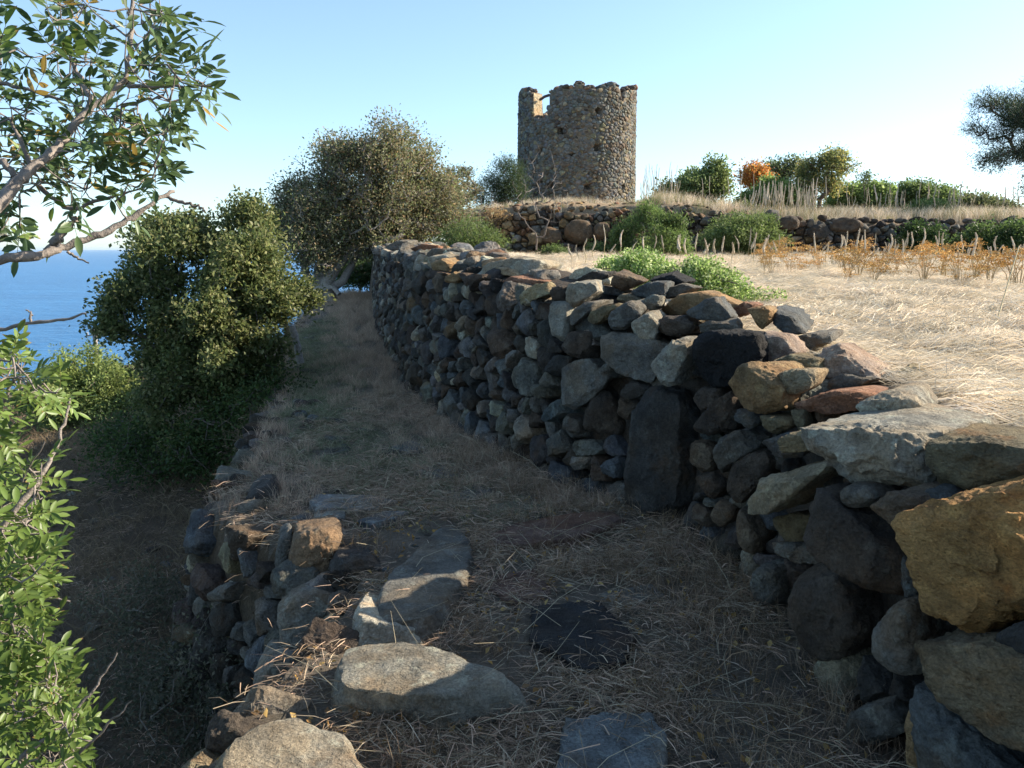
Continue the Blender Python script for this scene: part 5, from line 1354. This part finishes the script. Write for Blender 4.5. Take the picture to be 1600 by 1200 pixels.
scatter('field_tufts', 'thin upright dry grass in the far half of the field', 'dry grass', P, rots(len(P), rs), rs.uniform(.25, .6, len(P)), t_tall)
def c7(x, y, dF, dL, dT, rs): return (dT < -.1) & (x > -2.4) & (rs.random(len(x)) < np.where(x < 4.5, .25, .85) * (1.1 + .6 * fb2(x, y, .7, 2, 25))) & ((x - TC[0]) ** 2 + (y - TC[1]) ** 2 > 9.5)
P = rnd_points(7500, -2.4, 26, 22, 37, rs, c7)
scatter('terrace_grass', 'tall bleached dry grass covering the terrace behind the rubble walls', 'dry grass', P, rots(len(P), rs, .15), rs.uniform(.5, 1.25, len(P)) * np.where(P[:, 0] < 4.5, .55, 1), t_tall + t_tallg)
def c8(x, y, dF, dL, dT, rs): return (dL < -.1) & (rs.random(len(x)) < .7 + .5 * fb2(x, y, .8, 2, 27))
P = rnd_points(9000, -13, -1, 2.5, 22, rs, c8)
scatter('slope_grass', 'short sparse dry grass over the shaded slope below the path', 'dry grass', P, rots(len(P), rs), rs.uniform(.6, 1.5, len(P)), t_slope + t_dark[:1])
# ------------------------------------------------------------------ fallen leaves and long stems on the near path
def loose(name, label, cat, n, seed):
    rs = np.random.default_rng(seed); paths = []
    for i in range(n):
        y = rs.uniform(1.6, 6.5); x0 = np.interp(y, LE[::-1, 1] if False else FLp[:, 1], FLp[:, 0]); x = x0 - rs.uniform(.0, 1.8) ; z = Hp(x, y); L = rs.uniform(.15, .5); t = rs.uniform(0, 2 * math.pi); up = rs.uniform(.0, .7)
        d = np.array([math.cos(t), math.sin(t), up]); d /= np.linalg.norm(d); a = np.array([x, y, z + .005]); m = a + d * L * .5 + np.array([0, 0, .03 * L]); e = a + d * L + rs.normal(0, .04, 3) - np.array([0, 0, .15 * L * up]); e[2] = max(e[2], z + .01)
        paths.append((np.array([a, m, e]), np.array([.0016, .0013, .0007])))
    V, F = tubes(paths, 3); o = link(name, mesh_np(name, V, F, tint=(.5, .42, .3)), M_STALK); tag(o, label, cat, kind='stuff')
loose('dry_stems', 'long thin pale dry stems scattered over the near path', 'dry stems', 150, 111)
rsl = np.random.default_rng(112); C = rnd_points(1500, -1.3, 1.3, 1.2, 5, rsl, lambda x, y, dF, dL, dT, rs: (dF < .1) & (dL > 0)); C[:, 2] += .02
V, F, T_ = leaves(C, np.zeros_like(C) + (1, 0, 0), .035, rsl, [(.4, .24, .08), (.3, .17, .07), (.5, .34, .14), (.22, .14, .08)], wid=.6, spread=3, up=1.2)
tag(link('fallen_leaves', mesh_np('fallen_leaves', V, F, tint=T_, smooth=False), M_STRAW), 'small brown and ochre fallen leaves strewn over the near path', 'fallen leaves', kind='stuff')

# ------------------------------------------------------------------ dried flower stalks (individuals)
def stalk_mesh(seed, bent=0.0, fat=1.0, thin=False):
    rs = np.random.default_rng(seed); K = 16; z = np.linspace(0, 1, K); x = bent * .45 * np.maximum(z - .3, 0) ** 1.3 * 1.2 + .02 * np.sin(z * 9 + seed); y = .015 * np.sin(z * 7 + seed * 2); P = np.stack([x, y, z * (1 - .25 * abs(bent))], 1)
    sp = (z > .5); R = np.where(sp, .0145 * fat * (1 - ((z - .72) / .3) ** 2 * .75).clip(.12, 1), .0055); R = R * (1 + .3 * rs.normal(0, 1, K) * sp)
    if thin: R = .008 * (1 - .5 * z) + .006 * sp * rs.random(K)
    V, F = tubes([(P, R)], 6); T_ = np.repeat(np.where(sp[:, None], np.array([[.42, .36, .28]]), np.array([[.36, .3, .17]])), 6, axis=0) * rs.uniform(.8, 1.2, (K * 6, 1))
    FF = [F]
    if not thin: # dry bracts give the spike a ragged edge
        n = 90; zz = rs.uniform(.5, .97, n); c = np.stack([np.interp(zz, z, P[:, 0]), np.interp(zz, z, P[:, 1]), zz * (1 - .25 * abs(bent))], 1); th = rs.uniform(0, 2 * math.pi, n); D = np.stack([np.cos(th), np.sin(th), np.full(n, .7)], 1)
        v2, f2, t2 = leaves(c + D * .01 * fat, D, .026 * fat, rs, [(.62, .54, .46), (.5, .42, .33), (.7, .62, .54)], wid=.45, spread=.25); FF = [F, f2 + len(V)]; V = np.concatenate([V, v2]); T_ = np.concatenate([T_, t2])
    me = mesh_np('flower_stalk', V, FF, tint=T_); me.materials.append(M_STALK); return me
SM = [stalk_mesh(1), stalk_mesh(2, .12), stalk_mesh(3, -.3, 1.2), stalk_mesh(4, .45, .9), stalk_mesh(5, 0, .7), stalk_mesh(6, -.1, 1.1)]; ST = [stalk_mesh(7, .05, thin=True), stalk_mesh(8, .2, thin=True), stalk_mesh(9, -.1, thin=True)]
FS = [927,365,948,348,955,378,968,350,985,372,1025,366,1038,364,1062,360,1068,362,1075,370,1090,360,1107,366,1120,370,1133,365,1156,362,1168,355,1176,358,1182,370,1220,363,1265,380,1288,372,1317,365,1325,367,1334,380,1349,362,1372,372,1384,376,1390,378,1401,372,1413,370,1417,358,1438,388,1450,386,1460,392,1475,385,1495,380,1515,405,1522,402,1545,382,1554,366,1562,380,1569,378,1577,400,1590,374,1598,396,736,385,895,375,905,380,915,370,1003,362,1100,375,1145,372,1195,368,1210,375,1300,382,1360,380,1428,385,1485,392,1530,388] + [q for _ in range(42) for q in (rng.uniform(1190, 1600), rng.uniform(352, 398))]
def where_f(u):
    for a, t in ((920, 'left of the large round shrub'), (1010, 'before the left half of the large round shrub'), (1090, 'before the right half of the large round shrub'), (1150, 'between the two round shrubs'), (1230, 'before the second round shrub'), (1290, 'just right of the second round shrub'), (1345, 'before the big boulder of the dark wall'), (1405, 'before the dark rubble wall'), (1480, 'before the small shrub at the dark wall'), (1540, 'before the left end of the broad shrub at right'), (9999, 'before the broad shrub at the right edge')):
        if u < a: return t
def where_t(u):
    for a, t in ((1040, 'directly right of the tower foot'), (1100, 'before the bushy skyline tree'), (1175, 'between the skyline tree and the orange tree'), (1210, 'below the orange tree'), (1250, 'below the half bare tree'), (1300, 'below the yellowing tree'), (1370, 'below the wide low bush'), (1430, 'left of the rounded dark bush'), (1490, 'below the rounded dark bush'), (9999, 'towards the pine')):
        if u < a: return t
rs = np.random.default_rng(121); cnt = 0
def put_stalk(x, y, h, me, label, group):
    z = Hp(x, y); o = bpy.data.objects.new('flower_stalk', me); COL.objects.link(o); o.location = (x, y, z - .02); w = rs.uniform(.85, 1.2); o.scale = (w, w, h); o.rotation_euler = (rs.normal(0, .05), rs.normal(0, .06), rs.uniform(-3, 3)); tag(o, label, 'flower stalk', group)
for i in range(0, len(FS), 2):
    u, v = FS[i] + rs.uniform(-2, 2), FS[i + 1]; Y = rs.uniform(13, 18.5) if u < 1480 else rs.uniform(10.5, 15); p = PY(u, v, Y); h = p[2] - Hp(p[0], p[1]); 
    put_stalk(p[0], p[1], min(max(h, .35), 1.3), SM[rs.integers(len(SM))], 'dried flower stalk in the field, ' + where_f(u), 'dried flower stalks standing in the field')
for i in range(235):
    k = i % 5
    if k == 0: u, Y = rs.uniform(1000, 1060), rs.uniform(24.5, 29)
    elif k in (1, 2): u, Y = rs.uniform(1170, 1275), rs.uniform(22.7, 26)
    else: u, Y = rs.uniform(1080, 1590), rs.uniform(22.8, 31)
    p = PY(u, 340, Y); put_stalk(p[0], p[1], rs.uniform(.55, 1.3), (ST if k == 0 or rs.random() < .4 else SM)[rs.integers(3)], 'dried flower stalk on the terrace, ' + where_t(u), 'dried flower stalks on the terrace')
for (u, v, Y) in ((868,300,24.6),(873,302,24.6),(882,298,24.8)):
    p = PY(u, v, Y); put_stalk(p[0], p[1], max(p[2] - Hp(p[0], p[1]), .4), ST[0], 'thin dry stalk standing on the mound directly in front of the tower', 'thin stalks in front of the tower')
# dry umbel plants with orange brown heads
def umbel_mesh(seed):
    rs = np.random.default_rng(seed); paths = []; C = []; D = []
    for b in range(7):
        t = rs.uniform(0, 2 * math.pi); r = rs.uniform(.03, .2); h = rs.uniform(.26, .46); e = np.array([r * math.cos(t), r * math.sin(t), h]); paths.append((np.array([(0, 0, -.02), e * (.3, .3, .55), e]), np.array([.005, .004, .0025])))
        for _ in range(44): C.append(e + rs.normal(0, 1, 3) * (.045, .045, .014)); D.append((0, 0, .4))
    V, F = tubes(paths, 4); T1 = np.tile([.4, .3, .18], (len(V), 1)); v2, f2, t2 = leaves(np.array(C), np.array(D), .022, rs, [(.6, .36, .12), (.5, .28, .1), (.68, .44, .17), (.42, .25, .11)], wid=.8, spread=1.5)
    me = mesh_np('umbel_plant', np.concatenate([V, v2]), [F, f2 + len(V)], tint=np.concatenate([T1, t2])); me.materials.append(M_STALK); return me
UM = [umbel_mesh(s) for s in range(4)]
UL = [(1492,462),(1516,462),(1542,490),(1576,480),(1588,494),(1416,450),(1380,455),(1366,440),(1310,425),(1240,412),(1275,420),(1255,452),(1230,455),(1330,432),(1395,440)]
for i in range(85):
    if i < len(UL): u, v = UL[i]; Y = 8.5 if u > 1480 else 11.5
    else: Y = 7.5 + 11 * rs.random() ** .8; u = rs.uniform(1170, 1620) if Y > 11 else rs.uniform(1300, 1660)
    u0_ = u; x = (u - 800) / FPX * Y; o = bpy.data.objects.new('umbel_plant', UM[i % 4]); COL.objects.link(o); o.location = (x, Y, Hp(x, Y)); s = rs.uniform(.6, 1.2); o.scale = (s, s, s * rs.uniform(.6, 1.05)); o.rotation_euler = (0, 0, rs.uniform(0, 6.28)); tag(o, ('orange headed dry plant ' + ('close by, ' if Y < 10.5 else 'farther back, ') + where_f(u0_)), 'dry plant', 'orange headed dry plants in the field')
o = beam('leaning_stem', PY(1534, 583, 5.2), PY(1592, 385, 6.0), .004, (.4, .34, .22), None, M_STALK); tag(o, 'single long thin dry stem leaning right in the field near the right edge', 'dry stem')
# dark weeds at the foot of the retaining wall
WG = [(.1, .105, .065), (.075, .08, .05), (.17, .155, .11)]
for i, (u, v, Y, lb) in enumerate(((330,1010,4.3,'greyish green weed in the deep shade touching the retaining wall rubble'), (240,1070,4.4,'dark bushy weed in the shade, left of the weed at the retaining wall'), (300,1140,3.9,'dark green weed low at the bottom, between the leafy shrub and kerb boulders'), (200,960,5.4,'pale grey weed on the dark slope, uppermost of the shaded weeds'))):
    p = PY(u, v, Y); b = np.array([p[0], p[1], Hp(p[0], p[1])]); plant('weed', lb, 'weed', b, [(b + np.array([0, 0, .2]), (.38, .3, .26)), (b + np.array([.15, .1, .12]), (.3, .25, .2))], 80, 30, .03, WG, (.16, .13, .1), 130 + i, clr=.06, r_max=.01, r_tip=.0018, trunk_name='stems')

# ------------------------------------------------------------------ pebbles and grit
rs = np.random.default_rng(140)
def pebbles(name, label, P, s0, s1, cols):
    VV = []; FF = []; TT = []; RR = []; o = 0; d0, F0 = ICO[2]
    for p in P:
        w = rs.uniform(s0, s1) * rs.uniform(.5, 1); N = rs.normal(0, 1, (9, 3)); N /= np.linalg.norm(N, axis=1)[:, None]; C = rs.uniform(.7, 1, 9)
        r = ((np.maximum(d0 @ N.T, .05) / C) ** 14).sum(1) ** (-1 / 14); V = d0 * np.minimum(r, 1.5)[:, None] * w * (1, rs.uniform(.6, 1), .6) + p
        VV.append(V); FF.append(F0 + o); TT.append(np.tile(rcol(rs, cols), (len(V), 1))); RR.append(np.full(len(V), rs.random())); o += len(V)
    tag(link(name, mesh_np(name, np.concatenate(VV), np.concatenate(FF), tint=np.concatenate(TT), rid=np.concatenate(RR), sharp=.5), M_ROCK), label, 'pebbles', kind='stuff')
pebbles('path_pebbles', 'small loose stones and grit scattered among the straw on the path', rnd_points(520, -2.4, 1.3, 1.4, 9, rs, lambda x, y, dF, dL, dT, r: (dF < .1) & (dL > 0)), .008, .032, RANDC + ['l', 'r', 't'])
pebbles('slope_pebbles', 'scattered stones on the shaded slope below the path', rnd_points(500, -9, -1.5, 3, 14, rs, lambda x, y, dF, dL, dT, r: dL < -.3), .02, .07, RANDC + ['b', 't'])
pebbles('terrace_rubble', 'brown rubble scattered over the top and foot of the mound', rnd_points(900, -1.5, 8, 22, 29, rs, lambda x, y, dF, dL, dT, r: np.abs(dT) < 1.8), .04, .11, ['b', 'o', 't', 'n', 'r', 'b'])
